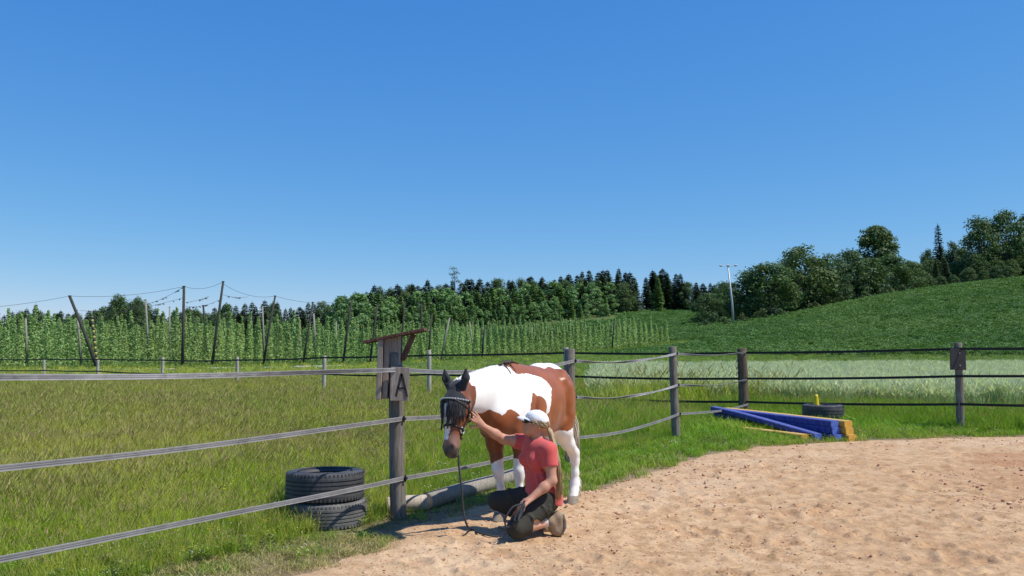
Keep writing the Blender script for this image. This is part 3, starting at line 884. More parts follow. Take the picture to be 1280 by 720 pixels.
def blade_clump(name, n, w, h, spread, mats, seed, lean=0.35, heads=0.0, width=0.006, hv=0.35, seg=3, leaf=False):
    rnd = random.Random(seed); mb = MB()
    for i in range(n):
        a = rnd.uniform(0, 6.283); rr = spread * math.sqrt(rnd.random())
        bx, by = rr * math.cos(a), rr * math.sin(a)
        hh = h * rnd.uniform(1 - hv, 1 + hv * 0.5)
        d = rnd.uniform(0, 6.283); ln = lean * rnd.uniform(0.2, 1.0) * hh
        face = rnd.uniform(0, 3.1416); wx, wy = math.cos(face), math.sin(face)
        vs = []
        for s in range(seg + 1):
            t = s / seg
            cx, cy, cz = bx + math.cos(d) * ln * t ** 1.8, by + math.sin(d) * ln * t ** 1.8, hh * (t - 0.18 * lean * t * t)
            ww = width * rnd.uniform(0.8, 1.2) * (1 - t ** 1.5 * 0.85)
            if s < seg: vs += [(cx - wx * ww, cy - wy * ww, cz), (cx + wx * ww, cy + wy * ww, cz)]
            else: vs.append((cx, cy, cz))
        fs = [(2 * s, 2 * s + 1, 2 * s + 3, 2 * s + 2) for s in range(seg - 1)] + [(2 * seg - 2, 2 * seg - 1, 2 * seg)]
        mb.add(vs, fs, 0)
        if heads and rnd.random() < heads:
            c = Vector(vs[-1]); q = Vector((math.cos(d), math.sin(d), 1.2)).normalized()
            s1 = Vector((wx, wy, 0)); L_ = h * 0.2; k = width * 1.5
            mb.add([c - q * L_ * 0.4, c + s1 * k, c + q * L_, c - s1 * k], [(0, 1, 2, 3)], 1)
            s2 = q.cross(s1).normalized()
            mb.add([c - q * L_ * 0.4, c + s2 * k, c + q * L_, c - s2 * k], [(0, 1, 2, 3)], 1)
    return mb.mesh(name, mats)

def leafy_clump(name, n, h, spread, leaf, mats, seed, flowers=0):
    rnd = random.Random(seed); mb = MB()
    for i in range(n):
        a = rnd.uniform(0, 6.283); rr = spread * math.sqrt(rnd.random())
        c = Vector((rr * math.cos(a), rr * math.sin(a), h * rnd.uniform(0.3, 1.0)))
        nrm = Vector((rnd.gauss(0, .5), rnd.gauss(0, .5), 1)).normalized()
        t = nrm.cross(Vector((rnd.random(), rnd.random(), rnd.random()))).normalized(); b = nrm.cross(t)
        L_ = leaf * rnd.uniform(0.6, 1.25)
        mb.add([c - t * L_, c - b * L_ * 0.5 + nrm * L_ * .1, c + t * L_, c + b * L_ * 0.5 + nrm * L_ * .1], [(0, 1, 2, 3)], 0)
        if i % 3 == 0:
            mb.add([Vector((c.x * .6, c.y * .6, 0)), Vector((c.x * .6 + .003, c.y * .6, 0)), c], [(0, 1, 2)], 0)
    for i in range(flowers):
        a = rnd.uniform(0, 6.283); rr = spread * math.sqrt(rnd.random())
        c = Vector((rr * math.cos(a), rr * math.sin(a), h * rnd.uniform(1.0, 1.25)))
        q = 0.011
        for k in range(4):
            w = k * 1.57
            mb.add([c, c + Vector((math.cos(w - .6) * q, math.sin(w - .6) * q, .004)), c + Vector((math.cos(w) * q * 1.4, math.sin(w) * q * 1.4, .006)), c + Vector((math.cos(w + .6) * q, math.sin(w + .6) * q, .004))], [(0, 1, 2, 3)], 1)
        mb.add([c, c + Vector((.002, 0, 0)), Vector((c.x, c.y, 0))], [(0, 1, 2)], 0)
    return mb.mesh(name, mats)

G1 = leaf_mat('meadow_grass', [(0.352, 0.463, 0.043), (0.450, 0.532, 0.062), (0.281, 0.409, 0.043), (0.521, 0.540, 0.105)], 0.42, (0.563, 0.555, 0.105), 0.22)
G2 = leaf_mat('lush_grass', [(0.150, 0.298, 0.025), (0.207, 0.363, 0.032), (0.253, 0.389, 0.041), (0.173, 0.324, 0.031)], 0.42, (0.276, 0.389, 0.051), 0.5)
G3 = leaf_mat('dry_grass', [(0.468, 0.377, 0.169), (0.364, 0.338, 0.117), (0.208, 0.234, 0.052), (0.390, 0.273, 0.143)], 0.25)
G4 = leaf_mat('broad_weeds', [(0.168, 0.264, 0.042), (0.240, 0.324, 0.054), (0.240, 0.216, 0.072), (0.144, 0.228, 0.042)], 0.35)
G5 = leaf_mat('reddish_weeds', [(0.2, 0.2, 0.06), (0.27, 0.19, 0.08), (0.16, 0.2, 0.05), (0.3, 0.2, 0.1)], 0.3)
GH = leaf_mat('grass_heads', [(0.392, 0.336, 0.140), (0.322, 0.308, 0.098), (0.420, 0.308, 0.168)], 0.3)
FY_ = basic('yellow_petals', (0.8, 0.55, 0.01), (0.75, 0.5, 0.01), rough=0.6)
FW_ = basic('white_petals', (0.75, 0.73, 0.68), (0.7, 0.68, 0.62), rough=0.6)
WH = leaf_mat('wheat_ears', [(0.612, 0.656, 0.488), (0.679, 0.698, 0.549), (0.547, 0.603, 0.438), (0.688, 0.719, 0.572)], 0.42)
WS = leaf_mat('wheat_stalks', [(0.396, 0.504, 0.282), (0.324, 0.432, 0.228), (0.456, 0.552, 0.324)], 0.35)

S_tall = [source('tall_grass', blade_clump('tall_grass', 34, 0, 0.44, 0.13, [G1, GH], 10 + k, 0.5, 0.25, 0.0032)) for k in range(3)]
S_tallw = [source('tall_grass_wide', blade_clump('tall_grass_wide', 70, 0, 0.46, 0.26, [G1, GH], 20 + k, 0.5, 0.25, 0.0042)) for k in range(3)]
S_lush = [source('lush_grass', blade_clump('lush_grass', 34, 0, 0.3, 0.12, [G2, GH], 30 + k, 0.6, 0.06, 0.0034)) for k in range(3)]
S_short = [source('short_grass', blade_clump('short_grass', 30, 0, 0.085, 0.085, [G2, GH], 40 + k, 1.0, 0, 0.0033, seg=2)) for k in range(2)]
S_dry = [source('dry_grass', blade_clump('dry_grass', 26, 0, 0.06, 0.1, [G3, GH], 50 + k, 1.9, 0, 0.0026, seg=2)) for k in range(2)]
S_weed = [source('weeds', leafy_clump('weeds', 60, 0.24, 0.13, 0.026, [G4, FW_], 60, 0)), source('clover', leafy_clump('clover', 60, 0.17, 0.12, 0.02, [G2, FW_], 61, 3)), source('buttercup', leafy_clump('buttercup', 30, 0.2, 0.12, 0.018, [G2, FY_], 62, 5))]

def sample(d0, d1, dens, r0=-0.78, r1=0.78, seed=0):
    """random points with even density on the ground between two depths inside a wide fan of view"""
    g = np.random.default_rng(seed)
    area = (d1 * d1 - d0 * d0) / 2 * (r1 - r0)
    n = int(area * dens)
    y = np.sqrt(g.random(n) * (d1 * d1 - d0 * d0) + d0 * d0)
    x = (r0 + (r1 - r0) * g.random(n)) * y
    return x, y, g
def signed_fence(x, y):
    d = dist_poly(x, y, FLINE)
    return np.where(in_poly(x, y, MEADOW), d, -d)
def rots_for(g, n, tilt=0.12):
    return np.stack([g.normal(0, tilt, n), g.normal(0, tilt, n), g.random(n) * 6.283], -1)

def cover(name, x, y, g, idx, scl, src, tilt=0.12, dz=0.0):
    z = terrain(x, y) + dz
    return scatter(name, np.stack([x, y, z], -1), rots_for(g, len(x), tilt), scl, idx, src)

bodies = [(tp[0], tp[1], 0.36), (tp[0] + .12, tp[1] - .3, .2)]
def clear(x, y):
    k = np.ones(len(x), bool)
    for bx, by, br in bodies: k &= np.hypot(x - bx, y - by) > br
    # logs
    for p_, q_ in (((l0[0], l0[1]), (l1[0], l1[1])), ((l2[0], l2[1] + .1), (l3[0], l3[1]))):
        k &= dist_poly(x, y, [p_, q_]) > 0.1
    return k

X_, Y_, I_, S_, src = [], [], [], [], S_tall + S_tallw + S_lush + S_weed + [source('sorrel', leafy_clump('sorrel', 60, 0.3, 0.16, 0.03, [G5, FW_], 63, 0))]
for d0, d1, dens, wide, sd_ in ((3.2, 8.5, 150, 0, 1), (8.5, 14, 75, 0, 2), (14, 24, 34, 1, 3), (24, 37, 15, 1, 4)):
    x, y, g = sample(d0, d1, dens, -0.8, 0.32, sd_)
    s = signed_fence(x, y)
    keep = (s > 0.05) & clear(x, y) & (x < 5.6)
    # behind the far end of the fence only as far as the wheat
    keep &= ~((x / y > 0.095) & (y > 22.5))
    keep &= ~((dist_poly(x, y, EDGE) < 0.45) & (g.random(len(x)) < 0.75))
    x, y, s = x[keep], y[keep], s[keep]
    n = len(x); u = g.random(n)
    lush = np.clip((x / y + 0.16) / 0.1, 0, 1)                       # greener behind the horse and to the right
    weedz = np.clip((fbm(x * 0.35 + 9, y * 0.35) - 0.46) * 5, 0, 1) * (y < 17)
    base_i = np.where(wide, 3, 0) + g.integers(0, 3, n)
    idx = np.where(u < 0.25 + 0.6 * lush, 6 + g.integers(0, 3, n), base_i)
    idx = np.where((u > 0.6) & (g.random(n) < weedz * 0.75), 9 + (g.random(n) < 0.45), idx)
    idx = np.where((g.random(n) < 0.035) & (y < 12), 11, idx)
    sor = (x / y > -.32) & (x / y < -.13) & (y > 11.5) & (y < 23) & (fbm(x * .7, y * .7) > .42)
    idx = np.where(sor & (g.random(n) < .55), 12, idx)
    idx = np.where((x / y > -.47) & (x / y < -.28) & (y > 7.0) & (y < 9.6) & (g.random(n) < .16), 11, idx)
    hgt = 0.42 + 0.38 * np.clip((s - 0.1) / 2.5, 0, 1) + 0.12 * np.clip((y - 9) / 9, 0, 1)
    hgt = hgt * (0.7 + 0.6 * fbm(x * 0.6, y * 0.6)) * g.uniform(0.75, 1.15, n)
    hgt = np.where(idx >= 9, np.clip(hgt, 0.5, 1.2), hgt)
    hgt = np.where((idx >= 6) & (idx < 9), hgt * (1.15 + (0.35 if wide else 0)), hgt)
    X_.append(x); Y_.append(y); I_.append(idx); S_.append(hgt)
x, y = np.concatenate(X_), np.concatenate(Y_)
g = np.random.default_rng(99)
cover('meadow_grass', x, y, g, np.concatenate(I_), np.concatenate(S_), src)

# short trampled grass, hay and weeds between fence and sand
X_, Y_, I_, S_ = [], [], [], []
for d0, d1, dens, sd_ in ((3.2, 10, 170, 11), (10, 22, 75, 12)):
    x, y, g = sample(d0, d1, dens, -0.8, 0.85, sd_)
    s = signed_fence(x, y); insd = in_poly(x, y, SAND); de = dist_poly(x, y, EDGE)
    sdd = np.where(insd, de, -de) + (fbm(x * 2.2, y * 2.2) - 0.5) * 0.5
    keep = (s < 0.5) & (sdd < 0.02 + 0.1 * g.random(len(x)) ** 3) & (y < 22) & clear(x, y)
    keep &= (fbm(x * 1.6 + 4, y * 1.6) + 0.35 * np.clip(-sdd, 0, 1) > np.where(x < 0.5, 0.5, 0.42))
    da = np.hypot(x - A_[0] - 0.2, y - A_[1]); keep &= ~((da < 0.5) & (g.random(len(x)) < 0.55))
    x, y, sdd = x[keep], y[keep], sdd[keep]; n = len(x)
    dryz = np.clip(1.2 + sdd / 1.6 + 0.5 * ((y < 7.4) & (x > -2.6)), 0.1, 0.92) * np.where(x < 0.6, 1.0, 0.4)
    u = g.random(n)
    idx = np.where(u < dryz, 2 + g.integers(0, 2, n), g.integers(0, 2, n))
    idx = np.where((g.random(n) < np.where((y < 8) & (x < 0), 0.035, 0.12)), 4 + g.integers(0, 2, n), idx)
    sc = g.uniform(0.7, 1.3, n) * np.where(y > 10, 1.35, 1.0)
    far = (x / y > 0.2) & (y > 14.5)
    sc = np.where(far & (idx < 2), sc * (1 + 0.9 * np.clip((-sdd - 0.4) / 2, 0, 1)), sc)
    sc = np.where(idx >= 4, sc * 0.4, sc)
    X_.append(x); Y_.append(y); I_.append(idx); S_.append(sc)
# lush verge under the fence on the right, running up to the wheat
x, y, g = sample(15.6, 24, 60, 0.24, 0.85, 13)
lin = (x - D_[0]) * (E_[1] - D_[1]) - (y - D_[1]) * (E_[0] - D_[0])
df = -lin / math.hypot(E_[0] - D_[0], E_[1] - D_[1])                  # metres beyond the fence line
bx = (x > 4.3) & (x < 7.6) & (df < -0.35)
keep = (df > -0.75) & (df < 3.2) & ~bx & (np.hypot(x - 6.75, y - 18.2) > 0.5)
keep &= dist_poly(x, y, EDGE) > 0.5
x, y, df = x[keep], y[keep], df[keep]; n = len(x)
X_.append(x); Y_.append(y); I_.append(6 + g.integers(0, 3, n)); S_.append(np.clip(0.5 + 0.6 * (df + 0.7), 0.4, 1.55) * g.uniform(0.7, 1.2, n))
x, y, I, S = map(np.concatenate, (X_, Y_, I_, S_))
cover('verge_grass', x, y, np.random.default_rng(98), I, S, S_short + S_dry + S_weed[:2] + S_lush)

# tufts hugging the tyre stack and posts
X_, Y_, S_ = [], [], []
g = np.random.default_rng(55)
for (bx, by, r0, n, dx) in ((tp[0], tp[1], 0.37, 42, 1), (A_[0], A_[1], 0.1, 14, 0), (B_[0], B_[1], 0.1, 22, 0), (C_[0], C_[1], 0.09, 22, 0), (D_[0], D_[1], .14, 40, 0), (E_[0], E_[1], .1, 24, 0), (6.75, 18.2, .46, 60, 0)):
    a = g.random(n) * 6.283 if not dx else g.uniform(2.3, 4.1, n)
    rr = r0 + np.abs(g.normal(0, 0.09, n))
    X_.append(bx + rr * np.cos(a)); Y_.append(by + rr * np.sin(a)); S_.append(g.uniform(0.3, 0.75, n) * (1.15 if dx else 0.8))
x, y, S = map(np.concatenate, (X_, Y_, S_))
cover('grass_tufts', x, y, g, g.integers(0, 3, len(x)), S, S_lush)

# mown meadow between the far fence and the hop garden
GM = leaf_mat('mown_grass', [(0.165, 0.269, 0.061), (0.209, 0.319, 0.072), (0.242, 0.331, 0.088), (0.187, 0.281, 0.066)], 0.4)
S_mid = [source('meadow_tuft', blade_clump('meadow_tuft', 30, 0, 0.3, 0.34, [G1, GH], 70 + k, 0.9, 0.12, 0.014, seg=2)) for k in range(2)] + [source('green_tuft', blade_clump('green_tuft', 30, 0, 0.24, 0.34, [GM, GH], 72 + k, 0.9, 0.05, 0.014, seg=2)) for k in range(2)]
X_, Y_ = [], []
for d0, d1, dens, sd_ in ((30, 60, 4.5, 21), (60, 112, 1.6, 22)):
    x, y, g = sample(d0, d1, dens, -0.85, 0.36, sd_)
    hd = hop_depth(x, y)
    keep = (hd < -0.5) & ~((hd > -7.6) & (hd < -4.2) & (x < -16)) & ~((x / y > 0.095) & (y < 62)) & ~crop_mask(x, y)
    keep &= (y > 36) | (x > -4)
    X_.append(x[keep]); Y_.append(y[keep])
x, y = np.concatenate(X_), np.concatenate(Y_)
g = np.random.default_rng(23)
cover('mown_meadow', x, y, g, 2 * (g.random(len(x)) < np.where(x / y > -0.15, 0.9, 0.65)) + g.integers(0, 2, len(x)), g.uniform(0.7, 1.3, len(x)), S_mid)
# grass strip between wheat and crop
x, y, g = sample(56, 104, 2.0, 0.05, 0.9, 24)
k_ = ~crop_mask(x, y) & (hop_depth(x, y) < 0) | (hop_along(x, y) > HLEN) & ~crop_mask(x, y)
x, y = x[k_], y[k_]
cover('field_margin', x, y, g, 2 + g.integers(0, 2, len(x)), g.uniform(0.8, 1.5, len(x)), S_mid)

# wheat
S_wheat = [source('wheat', blade_clump('wheat', 42, 0, 0.68, 0.24, [WS, WH], 80 + k, 0.22, 0.85, 0.008, 0.18)) for k in range(3)]
X_, Y_ = [], []
for d0, d1, dens, sd_ in ((21, 30, 20, 31), (30, 44, 10, 32), (44, 56, 6.5, 33)):
    x, y, g = sample(d0, d1, dens, 0.09, 0.9, sd_)
    lin = (x - D_[0]) * (E_[1] - D_[1]) - (y - D_[1]) * (E_[0] - D_[0])
    df = -lin / math.hypot(E_[0] - D_[0], E_[1] - D_[1])
    lf = (x - fp[1][0][0]) * (fp[0][0][1] - fp[1][0][1]) - (y - fp[1][0][1]) * (fp[0][0][0] - fp[1][0][0])
    dl = -lf / math.hypot(fp[0][0][0] - fp[1][0][0], fp[0][0][1] - fp[1][0][1]) * -1
    wob = (fbm(x * 0.8, y * 0.8) - 0.5) * 1.6
    keep = np.where(x > D_[0], df > 2.4 + wob, np.abs(dl) > 2.2 + wob) & (x / y > 0.1 + 0.03 * (fbm(x, y) - 0.5))
    X_.append(x[keep]); Y_.append(y[keep])
x, y = np.concatenate(X_), np.concatenate(Y_); g = np.random.default_rng(34)
cover('wheat', x, y, g, g.integers(0, 3, len(x)), g.uniform(0.82, 1.12, len(x)), S_wheat, 0.08)
# a few taller grasses standing above the wheat edge
x, y, g = sample(22.5, 26, 2.2, 0.1, 0.34, 35)
cover('wheat_edge_grass', x, y, g, g.integers(0, 3, len(x)), g.uniform(1.5, 2.4, len(x)), S_tallw, 0.15)

# broad-leaved crop on the slope
CR = leaf_mat('crop_leaves', [(0.057, 0.150, 0.030), (0.074, 0.176, 0.038), (0.101, 0.202, 0.049), (0.068, 0.156, 0.042)], 0.25, (0.115, 0.215, 0.053), 0.05)
S_crop = [source('crop_plant', leafy_clump('crop_plant', 110, 0.3, 0.5, 0.07, [CR, CR], 90 + k)) for k in range(3)]
X_, Y_ = [], []
for d0, d1, dens, sd_ in ((66, 100, 2.8, 41), (100, 150, 1.5, 42), (150, 240, 0.7, 43)):
    x, y, g = sample(d0, d1, dens, 0.05, 0.85, sd_)
    k = crop_mask(x, y)
    X_.append(x[k]); Y_.append(y[k])
x, y = np.concatenate(X_), np.concatenate(Y_); g = np.random.default_rng(44)
cover('crop_plants', x, y, g, g.integers(0, 3, len(x)), g.uniform(0.8, 1.4, len(x)) * (1 + np.clip((y - 90) / 160, 0, .35)), S_crop, 0.2)

# small stones and clods on the sand
def stone(seed):
    rnd = random.Random(seed); bm = bmesh.new(); bmesh.ops.create_icosphere(bm, subdivisions=1, radius=1)
    for v in bm.verts: v.co *= rnd.uniform(0.7, 1.2); v.co.z *= 0.6
    me_ = bpy.data.meshes.new('pebble'); bm.to_mesh(me_); bm.free(); return me_
M['pebble'] = leaf_mat('pebbles', [(0.48, 0.32, 0.18), (0.38, 0.23, 0.12), (0.52, 0.37, 0.23), (0.28, 0.15, 0.075), (0.45, 0.29, 0.16)], 0.0, rough=0.95)
S_st = []
for k in range(4):
    me_ = stone(k); me_.materials.append(M['pebble']); S_st.append(source('pebble', me_))
X_, Y_, S_ = [], [], []
for d0, d1, dens, sd_ in ((4.3, 8, 480, 51), (8, 12, 230, 52), (12, 18, 80, 53)):
    x, y, g = sample(d0, d1, dens, -0.55, 0.78, sd_)
    de = dist_poly(x, y, EDGE)
    k = in_poly(x, y, SAND) & (fbm(x * 1.3, y * 1.3) + 0.25 * (de < 1.6) > 0.42 + 0.3 * g.random(len(x)))
    X_.append(x[k]); Y_.append(y[k]); S_.append(0.003 + 0.011 * g.random(int(k.sum())) ** 4 * (1 + (d0 > 7)))
x, y, S = map(np.concatenate, (X_, Y_, S_)); g = np.random.default_rng(54)
# height of the sand under each stone, from the sheet's own grid
ia = np.clip(((np.arctan2(x, y) - sa[0]) / (sa[1] - sa[0])).round().astype(int), 0, n1 - 1)
ir = np.clip((np.log(np.hypot(x, y) / 2.4) / math.log(44 / 2.4) * 699).round().astype(int), 0, n2 - 1)
z = SZ[ia, ir]
scatter('pebbles', np.stack([x, y, z + S * 0.15], -1), rots_for(g, len(x), 0.3), S, g.integers(0, 4, len(x)), S_st)
def sand_z(x, y):
    i = min(max(int(round((math.atan2(x, y) - sa[0]) / (sa[1] - sa[0]))), 0), n1 - 1)
    j = min(max(int(round(math.log(math.hypot(x, y) / 2.4) / math.log(44 / 2.4) * 699)), 0), n2 - 1)
    return float(SZ[i, j])
# ------------------------------------------------------------------ trees
TC = {
 'spruce': leaf_mat('spruce_needles', [(0.060, 0.100, 0.050), (0.081, 0.124, 0.059), (0.073, 0.116, 0.068), (0.106, 0.150, 0.068)], 0.12),
 'young': leaf_mat('young_wood_leaves', [(0.155, 0.274, 0.088), (0.192, 0.311, 0.105), (0.163, 0.282, 0.109), (0.209, 0.328, 0.113)], 0.3),
 'decid': leaf_mat('oak_leaves', [(0.071, 0.131, 0.041), (0.093, 0.154, 0.049), (0.081, 0.138, 0.056), (0.113, 0.168, 0.053)], 0.25),
 'shrub': leaf_mat('shrub_leaves', [(0.09, 0.13, 0.04), (0.11, 0.14, 0.055), (0.075, 0.12, 0.04)], 0.25),
 'hop': leaf_mat('hop_leaves', [(0.220, 0.355, 0.126), (0.268, 0.414, 0.148), (0.317, 0.453, 0.184), (0.232, 0.373, 0.133)], 0.45, (0.293, 0.394, 0.148), 0.08),
}
M['bark'] = basic('tree_bark', (0.09, 0.07, 0.055), (0.05, 0.04, 0.032), rough=0.95, scale=3, bump=0.3)
M['pine_bark'] = basic('pine_bark', (0.2, 0.12, 0.075), (0.12, 0.08, 0.055), rough=0.95, scale=2)

def conifer_mesh(seed, H=16.0, Rr=2.6, lo=0.1, mat=None, dens=1.0):
    rnd = random.Random(seed); mb = MB()
    z = H * lo
    while z < H * 0.985:
        t = z / H
        L0 = Rr * (1 - t) ** 0.7 * rnd.uniform(0.85, 1.1) + 0.12
        nb = max(4, int((6 + 4 * (1 - t)) * dens))
        a0 = rnd.uniform(0, 6.28)
        for k in range(nb):
            a = a0 + 6.283 * k / nb + rnd.uniform(-.25, .25)
            L = L0 * rnd.uniform(0.65, 1.15)
            dr = Vector((math.cos(a), math.sin(a), 0)); sd = Vector((-dr.y, dr.x, 0))
            up = rnd.uniform(-0.35, 0.1)
            p0 = Vector((0, 0, z)); p1 = p0 + dr * L * 0.55 + Vector((0, 0, L * up * 0.4)); p2 = p0 + dr * L + Vector((0, 0, L * up + 0.1 * L))
            w = 0.2 * L + 0.2
            mb.add([p0, p1 - sd * w, p2, p1 + sd * w], [(0, 1, 2, 3)], 0)
            for q in range(7):                     # hanging side twigs
                s = rnd.uniform(0.3, 1.0); c = p0.lerp(p2, s)
                o = sd * rnd.choice((-1, 1)) * w * rnd.uniform(0.4, 1.3)
                h = Vector((0, 0, -rnd.uniform(0.15, 0.5) * (0.4 + 0.25 * L)))
                mb.add([c - dr * 0.22, c + dr * 0.22, c + o + h + dr * rnd.uniform(-.1, .3)], [(0, 1, 2)], 0)
        z += (0.3 + 0.035 * H * (1 - t) * 0.6) * rnd.uniform(0.7, 1.2)
    for k in range(3):
        a = k * 1.05
        mb.add([(0.12 * math.cos(a), 0.12 * math.sin(a), H * 0.96), (-0.12 * math.cos(a), -0.12 * math.sin(a), H * 0.96), (0, 0, H * 1.03)], [(0, 1, 2)], 0)
    return mb.mesh('conifer_crown', mat)

def trunk_mesh(H, r, mat, seed, limbs=0, crown_r=3.0):
    rnd = random.Random(seed); mb = MB()
    n = 6
    pts = [Vector((rnd.uniform(-.08, .08) * i, rnd.uniform(-.08, .08) * i, H * i / n - (0.5 if i == 0 else 0))) for i in range(n + 1)]
    mb.tube(pts, [r * (1.25 if i == 0 else 1 - 0.8 * i / n) for i in range(n + 1)], 8)
    for k in range(limbs):
        z0 = H * rnd.uniform(0.3, 0.75); a = rnd.uniform(0, 6.28); L = crown_r * rnd.uniform(0.5, 0.9)
        p0 = Vector((0, 0, z0)); p2 = p0 + Vector((math.cos(a) * L, math.sin(a) * L, L * rnd.uniform(0.4, 1.0)))
        mb.tube([p0, p0.lerp(p2, 0.5) + Vector((0, 0, -0.1 * L)), p2], [r * 0.45, r * 0.3, r * 0.1], 5)
    return mb.mesh('trunk', mat, True)

def decid_mesh(seed, H=11.0, Rr=3.8, lo=0.12, mat=None, nl=26, per=80, leaf=0.27, shape=1.0):
    """leaf clumps spread through an uneven crown"""
    rnd = random.Random(seed); mb = MB(); lumps = []
    for k in range(nl):
        t = rnd.random()
        z = H * (lo + (0.93 - lo) * t)
        rm = Rr * (math.sin(math.pi * (0.12 + 0.82 * t)) ** 0.7) * (1.0 if t > 0.3 else shape)
        a = rnd.uniform(0, 6.28); rr = rm * math.sqrt(rnd.uniform(0.12, 1.0)) * 0.82
        lumps.append((Vector((rr * math.cos(a), rr * math.sin(a), z)), rnd.uniform(0.55, 1.1) * Rr * 0.36))
    lumps.append((Vector((rnd.uniform(-.3, .3), 0, H * 0.93)), Rr * 0.28))
    for c, lr in lumps:
        for q in range(per):
            d = Vector((rnd.gauss(0, 1), rnd.gauss(0, 1), rnd.gauss(0, 1))).normalized()
            p = c + Vector((d.x, d.y, d.z * 0.8)) * lr * rnd.uniform(0.55, 1.12)
            nrm = (d + Vector((rnd.gauss(0, .5), rnd.gauss(0, .5), rnd.gauss(0.3, .5)))).normalized()
            t_ = nrm.cross(Vector((rnd.random() - .5, rnd.random() - .5, rnd.random() - .5))).normalized(); b_ = nrm.cross(t_)
            s = leaf * rnd.uniform(0.55, 1.3)
            mb.add([p - t_ * s, p - b_ * s * 0.6, p + t_ * s * 1.1, p + b_ * s * 0.6], [(0, 1, 2, 3)], 0)
    return mb.mesh('leafy_crown', mat)

CON = [conifer_mesh(100 + k, 16, (3.3, 4.4, 5.0)[k % 3], 0.05 + 0.04 * (k % 2), TC['spruce'], 1.25) for k in range(6)]
YNG = [decid_mesh(120 + k, 9, 2.6, 0.02, TC['young'], 22, 62, 0.24) for k in range(3)] + [conifer_mesh(126 + k, 9, 2.1, 0.02, TC['young']) for k in range(2)]
DEC = [decid_mesh(140 + k, 11, 4.3, 0.0 + 0.02 * (k % 2), TC['decid'], 64 + 6 * (k % 3), 105, 0.2) for k in range(6)]
SHR = [decid_mesh(160 + k, 2.4, 1.7, 0.0, TC['shrub' if k else 'decid'], 12, 46, 0.17) for k in range(3)]
TRK_C = [trunk_mesh(15.5, 0.24, M['bark'], 170 + k) for k in range(2)]
TRK_D = [trunk_mesh(8.5, 0.3, M['bark'], 180 + k, 7, 3.4) for k in range(3)]
TRK_Y = [trunk_mesh(7.5, 0.14, M['bark'], 190 + k, 3, 1.8) for k in range(2)]
TRK_S = [trunk_mesh(1.6, 0.06, M['bark'], 195, 4, 1.2)]
tr_rnd = random.Random(77)
def tree(name, x, y, h, crown, h0, trunks, label, group=None, wide=1.0, cat='tree', sink=0.1):
    t = empty(name, (x, y, tz(x, y) - sink), tr_rnd.uniform(0, 6.28), label, cat, group)
    s = h / h0
    t.scale = (s * wide, s * wide, s)
    link_mesh('trunk', tr_rnd.choice(trunks), t)
    link_mesh('crown', crown, t)
    return t
def top_to_h(u, v, d):
    x, y, z = pt(u, v, d)
    return x, z - tz(x, d)

SIL = [(-160, 388), (-60, 386), (0, 388), (28, 386), (45, 380), (60, 388), (72, 386), (100, 389), (125, 386), (141, 372), (152, 369), (162, 372), (172, 371), (185, 380), (205, 386), (230, 384), (262, 385), (285, 379), (310, 376), (326, 372), (345, 376), (372, 380), (392, 376), (410, 375), (425, 371), (440, 364), (450, 366), (462, 358), (470, 352), (482, 356), (495, 354), (509, 350), (520, 353), (530, 346), (545, 352), (560, 352), (580, 348), (596, 346), (610, 350), (625, 347), (640, 344), (655, 348), (668, 343), (680, 346), (700, 342), (720, 339), (740, 335), (760, 336), (775, 334), (790, 338), (800, 352), (812, 338), (828, 334), (838, 342), (850, 341), (866, 352), (880, 350), (900, 352), (925, 350), (960, 345)]
su, sv = zip(*SIL)
def sil(u): return np.interp(u, su, sv)
nfar = 0
def fd(u):        # distance of the back wood at this column
    return np.interp(u, [-160, 300, 480, 640, 790, 800, 960], [255, 270, 275, 265, 245, 250, 240])
# skyline row, then rows in front of it, lower
for row, (du, dd, dv) in enumerate(((9.5, 0, 0), (10.5, -11, 5), (15.0, -25, 14))):
    u = -120.0
    while u < 905:
        uu = u + tr_rnd.uniform(-4, 4)
        d = float(fd(uu)) + dd + tr_rnd.uniform(-5, 5)
        if row == 2 and uu > 470: d += 4
        if uu > 795: d = float(fd(uu)) + tr_rnd.uniform(-3, 6) + (row * 6)
        v = float(sil(uu)) + dv + (tr_rnd.random() ** 1.6) * (7 if row else 5.5) + (2 if row else 0)
        if row and tr_rnd.random() < 0.2: v += 8
        x, h = top_to_h(uu, v, d)
        if h > 4.5 and not (uu > 795 and row > 0 and uu < 815):
            leafy = uu < 470 and tr_rnd.random() < 0.28 or tr_rnd.random() < 0.14
            if leafy:
                tree('broadleaf_tree', x, d, h, tr_rnd.choice(DEC), 11.0, TRK_D, 'dark round crowned tree in the distant wood behind the hop garden', 'broadleaf trees in the distant wood', tr_rnd.uniform(0.55, 0.75) * (14 / max(h, 9)) * 1.0)
            else:
                tree('spruce_tree', x, d, h, tr_rnd.choice(CON), 16.0, TRK_C, 'dark pointed spruce in the distant wood behind the hop garden', 'spruces in the distant wood', tr_rnd.uniform(1.1, 1.45) * (1.0 if h < 18 else 0.85))
            nfar += 1
        u += du * (0.86 if uu > 440 else 1.1)
# mid-green young wood in front, right of the hop garden's left half
for row, (d, dv) in enumerate(((228, -6), (218, 6), (207, 18))):
    u = 425.0 + row * 6
    while u < 782 - row * 8:
        uu = u + tr_rnd.uniform(-4, 4); dd_ = d + tr_rnd.uniform(-4, 4)
        v = np.interp(uu, [430, 480, 540, 600, 680, 740, 785], [376, 371, 370, 366, 362, 356, 360]) + dv + tr_rnd.uniform(-4, 5)
        x, h = top_to_h(uu, float(v), dd_)
        if h > 3:
            yc = tr_rnd.choice(YNG)
            tree('young_tree', x, dd_, h, yc, 9.0, TRK_Y, 'mid green bushy tree in the young wood right of the hop poles', 'bushy trees at the front of the wood', tr_rnd.uniform(1.05, 1.45))
        u += 12.0
